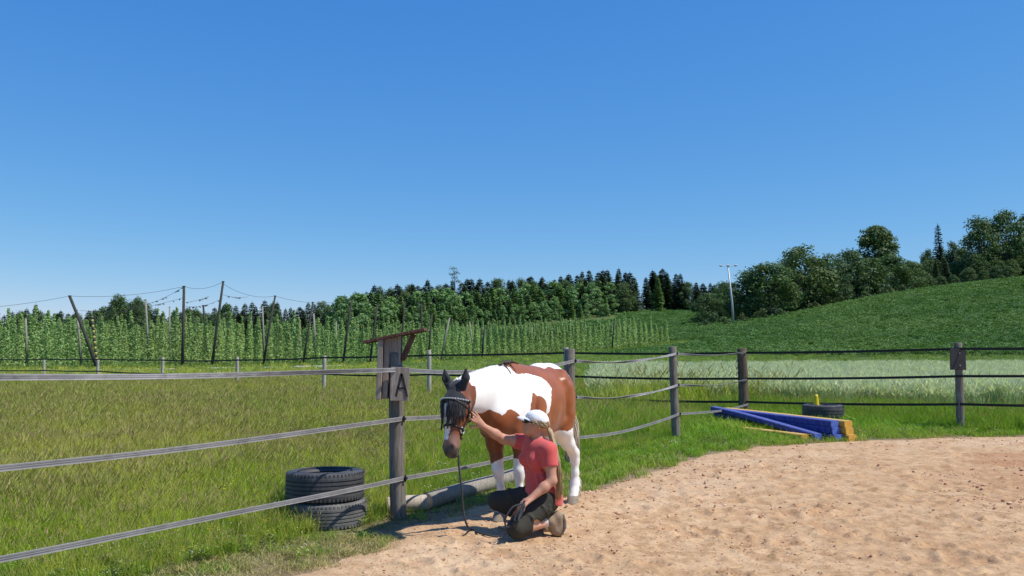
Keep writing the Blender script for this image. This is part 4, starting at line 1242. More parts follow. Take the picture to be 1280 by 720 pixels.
# single trees one can point at
x, h = top_to_h(822, 346, 222)
tree('spruce_tree', x, 222, h, conifer_mesh(301, 16, 3.6, 0.04, TC['young'], 1.2), 16.0, TRK_C, 'broad yellowish spruce standing at the edge of the far green field')
for u, v, lab in ((45, 379, 'thin pointed spruce poking up at the far left skyline'), (76, 387, 'small pointed spruce left of the leaning hop pole')):
    x, h = top_to_h(u, v, 248); tree('spruce_tree', x, 248, h, CON[1], 16.0, TRK_C, lab, None, 0.8)
for u, v, w, lab in ((148, 368, 0.62, 'left one of two tall dark trees above the hop garden'), (172, 370, 0.5, 'right narrower one of two tall dark trees above hop garden')):
    x, h = top_to_h(u, v, 236); tree('broadleaf_tree', x, 236, h, DEC[2 if w > .6 else 4], 11.0, TRK_D, lab, None, w)
# lone pine with a bare stem
def pine_mesh():
    rnd = random.Random(5); mb = MB()
    for cx, cz, r_ in ((0.3, 16.2, 1.1), (-0.6, 15.0, 1.0), (0.7, 14.6, 0.9), (0.0, 13.6, 1.0), (-1.1, 12.6, 0.9), (-1.7, 11.4, 0.6), (0.5, 12.4, .6)):
        for q in range(70):
            d = Vector((rnd.gauss(0, 1), rnd.gauss(0, 1), rnd.gauss(0, .45))); d = d / max(d.length, .01) * r_ * rnd.uniform(0.3, 1)
            p = Vector((cx, 0, cz)) + d; a = rnd.uniform(0, 6.28); s = 0.3
            mb.add([p, p + Vector((math.cos(a) * s, math.sin(a) * s, .1)), p + Vector((math.cos(a + .6) * s, math.sin(a + .6) * s, .25))], [(0, 1, 2)])
    return mb.mesh('pine_crown', TC['spruce'])
x, h = top_to_h(568, 331, 262)
tree('pine_tree', x, 262, h, pine_mesh(), 17.3, [trunk_mesh(16, 0.22, M['pine_bark'], 6, 0)], 'lone pine with bare stem rising above the wood skyline')

# hedge of broad trees along the crop's upper edge
def ridge_v(u): return np.interp(u, [880, 900, 940, 1000, 1060, 1100, 1140, 1200, 1280, 1400], [409, 404, 400, 393, 380, 369, 363, 356, 347, 335])
hedge = [  # u, top v, depth, width factor, crown, label
 (884, 366, 158, .62, 0, 'low dark tree at the left end of the hedge'),
 (906, 352, 168, .7, 1, 'small round tree right behind the light pole'),
 (934, 338, 152, .8, 2, 'second tree from the pole, middling height in hedge'),
 (960, 327, 150, .95, 3, 'grey green spreading tree left of the hedge\'s tallest crown'),
 (1004, 305, 158, 1.0, 4, 'biggest rounded crown in the hedge above the crop'),
 (985, 322, 166, .7, 5, 'dark tree half hidden behind the biggest hedge crown'),
 (1036, 318, 160, .75, 0, 'dark tree right beside the biggest hedge crown'),
 (1062, 312, 164, .8, 1, 'tree just left of the tall broad crowned tree'),
 (1112, 318, 172, .8, 3, 'lighter green tree in front of the shaded wood'),
 (1085, 322, 166, .7, 2, 'lower tree filling the gap under tall broad crown'),
 (1134, 326, 186, .7, 5, 'tree at the right end of the hedge against dark wood'),
]
for u, v, d in ((895, 372, 172), (920, 362, 172), (948, 350, 174), (972, 346, 176), (995, 340, 178), (1020, 338, 178), (1048, 336, 180), (1075, 338, 184), (1100, 338, 188), (1122, 336, 192)):
    x, h = top_to_h(u, v, d)
    tree('hedge_tree', x, d, max(h, 6), DEC[tr_rnd.randrange(6)], 11.0, TRK_D, 'low dark tree filling the back of the hedge behind bigger crowns', 'trees at the back of the hedge', 1.25)
for u, v, d, w, c, lab in hedge:
    x, h = top_to_h(u, v, d)
    tree('hedge_tree', x, d, h, DEC[c], 11.0, TRK_D, lab, None, w * 12.5 / h * 1.3)
x, h = top_to_h(1094, 280, 180)
tree('broadleaf_tree', x, 180, h, decid_mesh(413, 14, 3.3, 0.3, TC['decid'], 120, 85, 0.22, 0.9), 14.0, TRK_D, 'tall broad crowned tree standing well above the hedge', None, 1.25)
# shrubs at the hedge foot
for k, (u, dv, d, sc) in enumerate(((893, -14, 146, 1.0), (928, -10, 144, .8), (952, -12, 143, 1.0), (975, -10, 144, .9), (1018, -11, 150, .9), (1050, -12, 152, 1.0), (1082, -9, 156, 1.1), (1108, -11, 158, 1.3), (1128, -8, 160, 1.0), (905, -8, 138, .7), (880, -8, 142, .8))):
    v = float(ridge_v(u)) + dv
    x, h = top_to_h(u, v, d)
    tree('shrub', x, d, max(1.6, h), SHR[k % 3], 2.4, TRK_S, 'low shrub at the foot of the hedge along the crop edge', 'shrubs along the crop edge', 1.1, cat='shrub')
# shaded wood on the right hill
rw = [(1120, 332), (1140, 322), (1160, 312), (1180, 304), (1200, 302), (1215, 300), (1235, 300), (1255, 300), (1280, 300), (1310, 300), (1350, 296), (1420, 296)]
ru, rv = zip(*rw)
for row, (d, dv, du) in enumerate(((236, 0, 13), (224, 9, 15), (212, 20, 16), (204, 34, 17))):
    u = 1124.0 + row * 6
    while u < 1420:
        uu = u + tr_rnd.uniform(-4, 4); dd_ = d + tr_rnd.uniform(-4, 4)
        v = float(np.interp(uu, ru, rv)) + dv + tr_rnd.uniform(-3, 7)
        x, h = top_to_h(uu, v, dd_)
        if h > 3:
            if tr_rnd.random() < 0.45 + 0.15 * row: tree('broadleaf_tree', x, dd_, h, tr_rnd.choice(DEC), 11.0, TRK_D, 'dark leafy tree in the wood on the right hilltop', 'leafy trees of the hilltop wood', 0.75 * 12 / max(h, 7))
            else: tree('spruce_tree', x, dd_, h, tr_rnd.choice(CON), 16.0, TRK_C, 'dark spruce in the wood on the right hilltop', 'spruces of the hilltop wood', 1.05)
        u += du
x, h = top_to_h(1172, 280, 228)
tree('spruce_tree', x, 228, h, conifer_mesh(305, 16, 1.9, 0.45, TC['spruce'], 0.8), 16.0, TRK_C, 'slim spruce with open top above the hilltop wood', None, 1.1)
for u, v, d, w, c, lab in ((1222, 270, 214, .62, 3, 'tall dark round topped tree left of the frame edge on hilltop'), (1258, 263, 216, .66, 1, 'highest dark tree at the right edge of the hilltop wood'), (1290, 264, 218, .7, 4, 'tall dark tree cut by the right edge of the view')):
    x, h = top_to_h(u, v, d); tree('broadleaf_tree', x, d, h, DEC[c], 11.0, TRK_D, lab, None, w * 1.25)

# ------------------------------------------------------------------ hop garden
def hop_mesh(seed, H=4.6):
    rnd = random.Random(seed); mb = MB()
    mb.tube([(0, 0, -0.2), (0.03, 0.02, H * 0.5), (0, 0, H + 0.2)], 0.018, 4)
    for q in range(520):
        t = rnd.random() ** 0.85; z = 0.1 + t * H
        r_ = (0.46 * (1 - 0.9 * t ** 1.5) + 0.06) * rnd.random() ** 0.6
        a = rnd.uniform(0, 6.28); p = Vector((r_ * math.cos(a), r_ * math.sin(a), z + rnd.uniform(-.1, .1)))
        nrm = Vector((math.cos(a) + rnd.gauss(0, .6), math.sin(a) + rnd.gauss(0, .6), 0.8 + rnd.gauss(0, .5))).normalized()
        t_ = nrm.cross(Vector((rnd.random() - .5, rnd.random() - .5, rnd.random() - .5))).normalized(); b_ = nrm.cross(t_)
        s = rnd.uniform(0.055, 0.125)
        mb.add([p - t_ * s, p - b_ * s * 0.7, p + t_ * s, p + b_ * s * 0.7], [(0, 1, 2, 3)])
    return mb.mesh('hop_bine', TC['hop'])
HOPM = [hop_mesh(500 + k, 3.6 + 0.3 * k) for k in range(5)]
hop_rows = 15
stuff_p = []
hr = np.random.default_rng(61)
nbine = 0
for r_ in range(hop_rows):
    dep = r_ * 2.9
    s = 1.0
    while s < HLEN - 1 - dep * 0.12:
        p = HOP0 + HDIR * (s + hr.uniform(-.12, .12)) + HN * dep
        s += 0.98
        vis = p[0] / p[1]
        if vis < -0.82: continue
        hsc = hr.uniform(0.72, 1.12) * (0.84 if s / HLEN > .6 else 1)
        if r_ < 3 and nbine < 285:
            o = link_mesh('hop_bine', HOPM[int(hr.integers(0, 5))], None, (p[0], p[1], tz(p[0], p[1])))
            o.rotation_euler = (0, 0, hr.uniform(0, 6.28)); o.scale = (1, 1, hsc)
            tag(o, 'leafy green hop bine climbing its string at the front of hop garden', 'hop plant', 'hop bines in the front rows')
            nbine += 1
        else:
            stuff_p.append((p[0], p[1], hsc))
sp = np.array(stuff_p)
S_hop = [source('hop_plant', m_) for m_ in HOPM]
cover('hop_plants', sp[:, 0], sp[:, 1], hr, hr.integers(0, 5, len(sp)), sp[:, 2] * hr.uniform(.95, 1.05, len(sp)), S_hop, 0.02)
# undergrowth at the foot of the front row
n = 900; s = hr.random(n) * HLEN; dd = hr.uniform(-1.6, 2.0, n)
px = HOP0[0] + HDIR[0] * s + HN[0] * dd; py = HOP0[1] + HDIR[1] * s + HN[1] * dd
cover('hop_undergrowth', px, py, hr, hr.integers(2, 4, n), hr.uniform(1.2, 2.4, n), S_mid)

M['dull_yellow'] = basic('dull_yellow_paint', (.42, .36, .12), (.34, .3, .1), rough=.8)
def hop_pole(u0, v0, u1, v1, extra, r_, mat, label, striped=False):
    """top pixel, foot pixel; extra = metres behind the garden's front edge"""
    # find the depth at which the foot's column meets the wanted row
    a, _ = ray(u1, v1)
    q0 = HOP0 + HN * extra
    den = HDIR[0] - a * HDIR[1]
    r_ = r_ * 0.78
    s = (a * q0[1] - q0[0]) / den
    d = q0[1] + HDIR[1] * s; x = a * d
    g0 = tz(x, d)
    tx, ty, tz_ = pt(u0, v0, d)
    t = empty('hop_pole', (x, d, g0), 0, label, 'pole')
    top_ = Vector((tx - x, 0.0, tz_ - g0))
    if not striped:
        mb = MB(); mb.tube([Vector((0, 0, -.4)), top_ * 0.5, top_], [r_ * 1.15, r_, r_ * 0.9], 8); mb.build('shaft', mat, t, smooth=True)
    else:
        k = 19
        for i in range(k):
            mb = MB(); mb.tube([top_ * (i / k), top_ * ((i + 1) / k)], r_, 8); mb.build('band', M['dull_yellow'] if i % 2 else M['pole'], t, smooth=True)
    mb = MB(); mb.tube([top_ * 0.995, top_ * 0.995 + Vector((0, 0, 0.08))], r_ * 1.02, 8); mb.build('pole_cap', mat, t)
    return Vector((tx, ty, tz_))
PD, PP = M['pole'], M['pole_pale']
tops = {}
PL = [
 ('a', 87, 370, 124, 458, -1.2, .17, PD, 'thick hop pole leaning steeply left at the far left'),
 ('b', 230, 358, 228, 462, -0.8, .17, PD, 'tall dark upright hop pole rising highest on the left'),
 ('c', 279, 352, 264, 462, -1.0, .15, PD, 'long hop pole leaning right just beside tall upright one'),
 ('d', 344, 370, 328, 458, -1.0, .13, PD, 'dark hop pole leaning right, third of the tall dark ones'),
 ('e', 391, 378, 378, 455, -1.0, .12, PD, 'leaning hop pole with leafy bine, left of the roofed post'),
 ('f', 440, 374, 428, 455, -1.0, .13, PD, 'dark leaning hop pole a little left of the roofed post'),
 ('g', 472, 380, 462, 452, -1.0, .13, PD, 'dark hop pole directly behind the letter board'),
 ('h', 506, 377, 500, 450, -1.0, .11, PD, 'dark hop pole just above the little roof'),
 ('i', 540, 392, 535, 450, -1.0, .12, PD, 'dark upright hop pole right of the roofed post'),
 ('j', 562, 397, 550, 451, -1.2, .12, PP, 'pale bare pole leaning right, right of the roofed post'),
 ('k', 606, 408, 602, 450, -0.8, .13, PD, 'short dark pole before the right half of hop garden'),
 ('l', 768, 400, 765, 446, -0.6, .12, PD, 'dark pole near the right end of hop rows'),
 ('m', 32, 398, 35, 452, 1.3, .12, PP, 'pale thin hop pole near the left frame edge'),
 ('n', 96, 388, 103, 452, 1.3, .12, PP, 'pale hop pole behind the steeply leaning one'),
 ('p', 182, 375, 187, 450, 1.3, .13, PP, 'pale hop pole under the tall dark pair of trees'),
 ('q', 254, 382, 262, 425, 1.3, .13, PD, 'crossing hop pole leaning left between the two tallest'),
 ('r', 328, 383, 331, 450, 1.3, .11, PP, 'thin pale hop pole left of third dark one'),
 ('s', 374, 400, 377, 440, 1.3, .12, PP, 'short pale hop pole beyond the third dark one'),
 ('t', 392, 392, 396, 432, 1.3, .13, PP, 'pale hop pole right beside the leafy leaning pole'),
 ('u', 527, 379, 527, 440, 1.3, .12, PD, 'thin pole rising above the little roof at right'),
 ('w', 630, 411, 629, 448, 1.3, .1, PD, 'thin dark pole above horse withers'),
 ('x', 690, 414, 690, 446, 1.3, .12, PP, 'thin pale pole above the horse rump'),
 ('y', 665, 409, 664, 446, 1.3, .1, PP, 'thin pale pole between withers and rump'),
 ('z', 720, 412, 719, 446, 1.3, .1, PD, 'thin dark pole behind the fence post at the rump'),
 ('aa', 212, 384, 213, 425, 4.2, .1, PP, 'faint pale hop pole left of the tall upright one'),
 ('bb', 420, 402, 421, 440, 4.2, .1, PP, 'faint pale hop pole in the middle rows'),
 ('cc', 58, 404, 60, 440, 4.2, .1, PP, 'faint pale hop pole left of the leaning one'),
 ('dd', 587, 402, 592, 440, 4.2, .11, PP, 'slanting pale pole right of the pale leaning one'),
]
for nm, u0, v0, u1, v1, ex, r_, m_, lab in PL:
    tops[nm] = hop_pole(u0, v0, u1, v1, ex, r_, m_, lab)
tops['st'] = hop_pole(115, 396, 122, 455, -0.6, .13, M['pole_pale'], 'hop pole banded yellow and black beside the leaning pole', True)
def wire(p, q, sag, label, bits=0, seed=0, group=None):
    p, q = Vector(p), Vector(q); rnd = random.Random(seed)
    t = empty('trellis_wire', (p + q) / 2, 0, label, 'wire', group)
    pts = [a - t.location for a in span(p, q, sag, 14)]
    mb = MB(); mb.tube(pts, 0.014, 5); mb.build('strand', M['pole'], t)
    if bits:
        mb = MB()
        for k in range(bits):
            s = rnd.random() * 13; i = int(s); c = pts[i].lerp(pts[i + 1], s - i)
            for j in range(3):
                a = rnd.uniform(0, 6.28); L_ = rnd.uniform(0.06, 0.2)
                mb.add([c, c + Vector((math.cos(a) * .12, math.sin(a) * .12, -L_)), c + Vector((math.cos(a + .8) * .14, math.sin(a + .8) * .14, -L_ * .5))], [(0, 1, 2)])
        o = mb.build('dry_bine', M['pole'], t); o['kind'] = 'stuff'
    return t
W0 = Vector(pt(-70, 388, 60)); d_b = tops['b'].y
wire(W0, tops['a'], 0.2, 'thin wire from left frame edge up to leaning hop pole')
wire(tops['a'], tops['b'], 0.35, 'thin wire between leaning pole and tall upright pole')
wire(tops['b'], tops['c'], 0.4, 'thin wire between the two tallest hop poles')
wire(tops['b'], Vector(pt(178, 381, d_b + 9)), 0.25, 'wire with dry hop remains sloping left from the tall pole', 14, 1)
wire(tops['b'] - Vector((0, 0, 1.0)), Vector(pt(100, 388, d_b + 16)), 0.5, 'long low wire with dry remains left of tall pole', 26, 2)
wire(Vector(pt(232, 378, d_b + 3)), Vector(pt(262, 370, d_b + 14)), 0.1, 'short wire with dry remains right of the tall pole', 10, 3)
wire(Vector(pt(232, 383, d_b + 3)), tops['c'] - Vector((0, 0, 1.5)), 0.3, 'lower wire with dry remains between the two tallest poles', 14, 4)
wire(tops['c'] - Vector((0, 0, 1.2)), Vector(pt(310, 371, d_b + 18)), 0.15, 'wire with dry remains right of the longest leaning pole', 8, 5)
wire(tops['c'] - Vector((0, 0, .2)), tops['d'], 0.5, 'thin wire from longest leaning pole to third dark pole')
wire(tops['d'], tops['f'], 0.5, 'thin wire across the wood between third and fifth dark poles')
wire(tops['f'], tops['h'], 0.4, 'thin wire above the roofed post between dark poles')
wire(tops['st'], tops['p'], 0.4, 'thin wire at the banded pole', 10, 6)
# ------------------------------------------------------------------ smooth bodies: distance fields turned into one continuous mesh
class Field:
    def __init__(s, lo, hi, h):
        s.h = h; s.lo = np.array(lo, float)
        s.n = np.ceil((np.array(hi) - s.lo) / h).astype(int) + 1
        s.D = np.full(s.n, 1.0, np.float32)
    def _win(s, lo, hi):
        a = np.clip(np.floor((np.array(lo) - s.lo) / s.h).astype(int), 0, s.n)
        b = np.clip(np.ceil((np.array(hi) - s.lo) / s.h).astype(int) + 1, 0, s.n)
        ax = [s.lo[i] + s.h * np.arange(a[i], b[i]) for i in range(3)]
        return (slice(a[0], b[0]), slice(a[1], b[1]), slice(a[2], b[2])), np.stack(np.meshgrid(*ax, indexing='ij'), -1)
    def _blend(s, sl, d, k, op):
        a = s.D[sl]
        if op == 'add':
            h = np.maximum(k - np.abs(a - d), 0) / k
            s.D[sl] = np.minimum(a, d) - h * h * k / 4
        elif op == 'sub':
            h = np.maximum(k - np.abs(-a - d), 0) / k
            s.D[sl] = np.maximum(a, -d) + h * h * k / 4
    def seg(s, a, b, ra, rb, k=0.03, lat=None, fa=1.0, fb=None, op='add'):
        """tapered limb; lat = direction that is scaled by fa..fb (width against height)"""
        fb = fa if fb is None else fb
        a, b = np.array(a, float), np.array(b, float); m = max(ra, rb) * max(1, fa, fb) + k + 2 * s.h
        sl, P = s._win(np.minimum(a, b) - m, np.maximum(a, b) + m)
        if P.size == 0: return
        ab = b - a; t = np.clip(((P - a) @ ab) / max(ab @ ab, 1e-9), 0, 1)
        q = P - (a + t[..., None] * ab)
        r = ra + (rb - ra) * t
        if lat is not None:
            L = np.array(lat, float); L /= np.linalg.norm(L)
            f = fa + (fb - fa) * t
            l = q @ L; q2 = np.maximum((q * q).sum(-1) - l * l, 0)
            d = np.sqrt(q2 + (l / f) ** 2) - r
        else: d = np.sqrt((q * q).sum(-1)) - r
        s._blend(sl, d.astype(np.float32), k, op)
    def chain(s, pts, k=0.03, lat=None):
        """pts: (x, y, z, radius[, lateral factor])"""
        for p, q in zip(pts[:-1], pts[1:]):
            s.seg(p[:3], q[:3], p[3], q[3], k, lat, p[4] if len(p) > 4 else 1.0, q[4] if len(q) > 4 else 1.0)
    def ell(s, c, r, k=0.03, rot=None, op='add'):
        c, r = np.array(c, float), np.array(r, float); m = r.max() + k + 2 * s.h
        sl, P = s._win(c - m, c + m)
        if P.size == 0: return
        q = P - c
        if rot is not None: q = q @ np.array(rot.to_matrix())
        d = (np.sqrt(((q / r) ** 2).sum(-1)) - 1) * r.min()
        s._blend(sl, d.astype(np.float32), k, op)
    def cut(s, c, nrm, k=0.004):
        """keep the side the normal points to"""
        ax = [s.lo[i] + s.h * np.arange(s.n[i]) for i in range(3)]
        nrm = np.array(nrm, float); nrm /= np.linalg.norm(nrm)
        d = (nrm[0] * (ax[0] - c[0]))[:, None, None] + (nrm[1] * (ax[1] - c[1]))[None, :, None] + (nrm[2] * (ax[2] - c[2]))[None, None, :]
        s.D = np.maximum(s.D, -d.astype(np.float32))
    def surface(s):
        D = s.D; B = D < 0; n = np.array(D.shape)
        cs = [B[i:n[0] - 1 + i, j:n[1] - 1 + j, k:n[2] - 1 + k] for i in (0, 1) for j in (0, 1) for k in (0, 1)]
        tot = sum(c.astype(np.int8) for c in cs)
        act = np.argwhere((tot > 0) & (tot < 8))
        idx = -np.ones(n - 1, np.int32); idx[tuple(act.T)] = np.arange(len(act))
        corn = [np.array((i, j, k)) for i in (0, 1) for j in (0, 1) for k in (0, 1)]
        acc = np.zeros((len(act), 3)); cnt = np.zeros(len(act))
        for a in range(8):
            for b in range(a + 1, 8):
                if abs(corn[a] - corn[b]).sum() != 1: continue
                da = D[tuple((act + corn[a]).T)]; db = D[tuple((act + corn[b]).T)]
                m = (da < 0) != (db < 0)
                t = np.where(m, da / np.where(m, da - db, 1), 0)
                p = corn[a] + t[:, None] * (corn[b] - corn[a])
                acc[m] += p[m]; cnt[m] += 1
        V = s.lo + s.h * (act + acc / cnt[:, None])
        F = []
        for ax in range(3):
            u, v = [(1, 2), (2, 0), (0, 1)][ax]
            sh = [slice(None)] * 3; sh[ax] = slice(0, n[ax] - 1); a = B[tuple(sh)]
            sh[ax] = slice(1, n[ax]); b = B[tuple(sh)]
            e = np.argwhere(a != b); sg = a[tuple(e.T)]
            ok = (e[:, u] > 0) & (e[:, v] > 0) & (e[:, u] < n[u] - 1) & (e[:, v] < n[v] - 1)
            e, sg = e[ok], sg[ok]
            def cell(du, dv):
                c = e.copy(); c[:, u] -= du; c[:, v] -= dv; return idx[tuple(c.T)]
            q = np.stack([cell(1, 1), cell(0, 1), cell(0, 0), cell(1, 0)], -1)
            q[~sg] = q[~sg][:, ::-1]
            F.append(q)
        return V, np.concatenate(F)
    def mesh(s, name, mats): 
        V, F = s.surface()
        # two light smoothing passes take the grid out of the surface
        for _ in range(2):
            A = np.zeros_like(V); c = np.zeros(len(V))
            for i in range(4):
                a, b = F[:, i], F[:, (i + 1) % 4]
                for ch in range(3): A[:, ch] += np.bincount(a, V[b, ch], len(V)) + np.bincount(b, V[a, ch], len(V))
                c += np.bincount(a, minlength=len(V)) + np.bincount(b, minlength=len(V))
            V = 0.5 * V + 0.5 * A / np.maximum(c, 1)[:, None]
        return np_mesh(name, V, F, mats), V

def attr_mat(name, rough=0.55, bump=0.15, bscale=60.0, spec=0.3, sheen=0.0, stretch=None, sss=0.0):
    m, nt, out = new_mat(name)
    b = node(nt, 'ShaderNodeBsdfPrincipled', Roughness=rough); b.inputs['Specular IOR Level'].default_value = spec
    if sheen: b.inputs['Sheen Weight'].default_value = sheen; b.inputs['Sheen Roughness'].default_value = 0.4
    a = nt.nodes.new('ShaderNodeAttribute'); a.attribute_name = 'tint'
    co = coords(nt)
    f = ramp(nt, noise(nt, 22.0, co, 4.0, 0.65, stretch), [(0.3, (0.86, 0.86, 0.86)), (0.7, (1.08, 1.08, 1.08))])
    nt.links.new(mixc(nt, 1.0, a.outputs['Color'], f, 'MULTIPLY'), b.inputs['Base Color'])
    bn = nt.nodes.new('ShaderNodeBump'); bn.inputs['Strength'].default_value = bump; bn.inputs['Distance'].default_value = 0.005
    nt.links.new(noise(nt, bscale, co, 4.0, 0.6, stretch), bn.inputs['Height']); nt.links.new(bn.outputs['Normal'], b.inputs['Normal'])
    nt.links.new(b.outputs['BSDF'], out.inputs['Surface'])
    return m
def set_tint(me, cols):
    a = me.color_attributes.new('tint', 'FLOAT_COLOR', 'POINT')
    a.data.foreach_set('color', np.concatenate([cols, np.ones((len(cols), 1))], 1).astype(np.float32).ravel())

def strands(name, roots, mat, parent, n=5, w=0.006, wave=0.02, seed=0, taper=0.3):
    """roots: list of point lists, each one lock of hair"""
    rnd = random.Random(seed); mb = MB()
    for pts in roots:
        pts = [Vector(p) for p in pts]
        side0 = Vector((rnd.uniform(-1, 1), rnd.uniform(-1, 1), rnd.uniform(-.3, .3))).normalized()
        vs = []; m = len(pts)
        ph = rnd.uniform(0, 6)
        for i, p in enumerate(pts):
            t = i / (m - 1); ww = w * (1 - (1 - taper) * t ** 2) * rnd.uniform(.85, 1.15)
            tg = (pts[min(i + 1, m - 1)] - pts[max(i - 1, 0)]).normalized()
            sd = tg.cross(side0).normalized(); nb = tg.cross(sd)
            p = p + sd * wave * math.sin(ph + 5 * t) * t
            vs += [p + sd * ww, p + nb * ww * 0.6, p - sd * ww, p - nb * ww * .6]
        fs = []
        for i in range(m - 1):
            for k in range(4): fs.append((i * 4 + k, i * 4 + (k + 1) % 4, i * 4 + 4 + (k + 1) % 4, i * 4 + 4 + k))
        fs.append((3, 2, 1, 0)); fs.append(tuple((m - 1) * 4 + k for k in range(4)))
        mb.add(vs, fs)
    return mb.build(name, mat, parent, smooth=True)

# ------------------------------------------------------------------ the pinto horse.  local frame: x forward, y to its left, z up
HA = R(21)
HORG = (0.2, 8.37)
horse = empty('horse', (HORG[0], HORG[1], 0.018), math.atan2(-math.cos(HA), -math.sin(HA)), 'brown and white pinto horse with black ear bonnet standing at the fence', 'horse')
f = Field((-1.15, -0.5, -0.02), (1.75, 0.5, 1.75), 0.0125)
LAT = (0, 1, 0)
f.chain([(.68, -.1, 1.0, .215, .74), (.47, -.09, 1.05, .32, .66), (.22, -.06, 1.05, .335, .76), (-.08, -.03, 1.055, .33, .86), (-.34, -.01, 1.08, .305, .9), (-.5, 0, 1.11, .285, .92), (-.64, 0, 1.09, .245, .84)], 0.08, LAT)
f.chain([(.36, -.08, 1.35, .085), (.06, -.045, 1.3, .08), (-.25, -.02, 1.32, .09), (-.5, 0, 1.33, .09)], 0.1)               # withers and back
# neck, bent a little to its right
NK = [(.5, -.09, 1.15, .285, .6), (.72, -.135, 1.19, .232, .52), (.93, -.175, 1.2, .188, .5), (1.1, -.205, 1.19, .15, .54), (1.23, -.225, 1.18, .12, .66)]
f.chain(NK, 0.06, LAT)
# head, nose towards the ground and turned a little right
PO, MU = np.array((1.251, -.229, 1.215)), np.array((1.392, -.233, .71))
hd = MU - PO; hl = np.linalg.norm(hd); hd /= hl
hlat = np.cross((0, 0, 1.0), (np.cos(R(-12)), np.sin(R(-12)), 0)); hlat -= hd * (hlat @ hd); hlat /= np.linalg.norm(hlat)
hfr = np.cross(hlat, hd)                                           # forehead direction
if hfr[0] < 0: hfr = -hfr
def hp_(t, fr=0.0, la=0.0): return PO + hd * hl * t + hfr * fr + hlat * la
HEAD = [(.0, -.0, .105, .86), (.2, .0, .122, .9), (.38, -.012, .118, .78), (.58, -.005, .09, .74), (.78, .0, .074, .84), (.95, .0, .067, .9)]
def head_chain(F, grow=0.0, upto=9):
    P_ = [(*hp_(t, fr), r_ + grow, la) for t, fr, r_, la in HEAD[:upto]]
    F.chain(P_, 0.03, hlat)
head_chain(f)
for s_ in (1, -1):
    f.ell(hp_(.34, -.05, .052 * s_), (.085, .04, .1), 0.03)          # cheeks
    f.ell(hp_(.24, .045, .075 * s_), (.03, .026, .03), 0.025)        # brow over the eye
    f.ell(hp_(.9, .035, .04 * s_), (.03, .026, .034), 0.02)          # nostril rim
    f.ell(hp_(.915, .062, .048 * s_), (.012, .011, .02), 0.012, op='sub')
f.ell(hp_(1.0, -.035), (.04, .045, .035), 0.02)                      # lower lip
f.seg(hp_(.93, -.03, -.08), hp_(.93, -.03, .08), .007, .007, 0.01, op='sub')  # mouth line
# legs
def leg(pts): f.chain(pts, 0.035)
FL = {1: (.04, .06), -1: (-.02, -.135)}                             # where the front feet stand: x shift, y
HLg = {1: (.05, .245), -1: (.03, .0)}
for s_ in (1, -1):
    f.ell((.5, .15 * s_ - .085, 1.0), (.17, .09, .25), 0.06)         # shoulder
    f.ell((-.44, .155 * s_, 1.0), (.25, .125, .28), 0.07)      # thigh
    sx, sy = FL[s_]; y0 = .14 * s_ - .08
    L2 = lambda t: y0 + (sy - y0) * t
    leg([(.45, L2(0), .86, .12), (.47 + sx * .2, L2(.15), .7, .082), (.485 + sx * .45, L2(.4), .56, .057), (.5 + sx * .6, L2(.6), .465, .051), (.495 + sx * .7, L2(.7), .41, .04), (.485 + sx * .85, L2(.85), .3, .032), (.48 + sx, sy, .19, .042), (.51 + sx, sy, .115, .037), (.54 + sx, sy, .06, .05)])
    dx, sy = HLg[s_]; y0 = .155 * s_ + .005
    leg([(-.42, L2(0), .9, .155), (-.43 + dx * .3, L2(.15), .76, .11), (-.55 + dx * .6, L2(.5), .62, .07), (-.69 + dx, L2(.85), .505, .055), (-.705 + dx, L2(.95), .42, .044), (-.695 + dx, sy, .3, .036), (-.69 + dx, sy, .19, .046), (-.65 + dx, sy, .115, .041), (-.615 + dx, sy, .06, .052)])
    f.ell((-.735 + dx, L2(.85), .53), (.028, .026, .045), 0.03)         # point of hock
f.ell((.68, -.1, .95), (.12, .16, .17), 0.06)                          # breast
f.ell((-.02, -.03, .82), (.32, .2, .115), 0.1)                           # belly
f.ell((.34, -.075, 1.385), (.2, .06, .055), 0.06)                            # withers
f.cut((0, 0, 0.03), (0, 0, 1))
# muscle and bone showing under the coat
for s_ in (1, -1):
    f.seg((-.4, .19 * s_, 1.33), (-.3, .235 * s_, 1.27), .036, .028, .08)          # hip point
    f.seg((-.36, .27 * s_, 1.2), (-.42, .265 * s_, .86), .03, .02, .06)           # edge of the thigh
    f.seg((-.26, .29 * s_ - .01, 1.12), (-.3, .27 * s_, .92), .014, .014, .07, op='sub')  # flank hollow
    f.seg((.55, .17 * s_ - .1, 1.28), (.66, .17 * s_ - .1, .98), .028, .035, .06)  # shoulder blade
    f.seg((.32, .25 * s_ - .07, 1.2), (.38, .225 * s_ - .08, .9), .012, .015, .06, op='sub')
    for q in range(5): f.seg((.18 - .09 * q, .252 * s_ - .04, 1.15), (.12 - .09 * q, .25 * s_ - .04, .9), .006, .006, .03)
    f.seg((.7, .1 * s_ - .1, 1.0), (.6, .15 * s_ - .1, .82), .05, .04, .05)
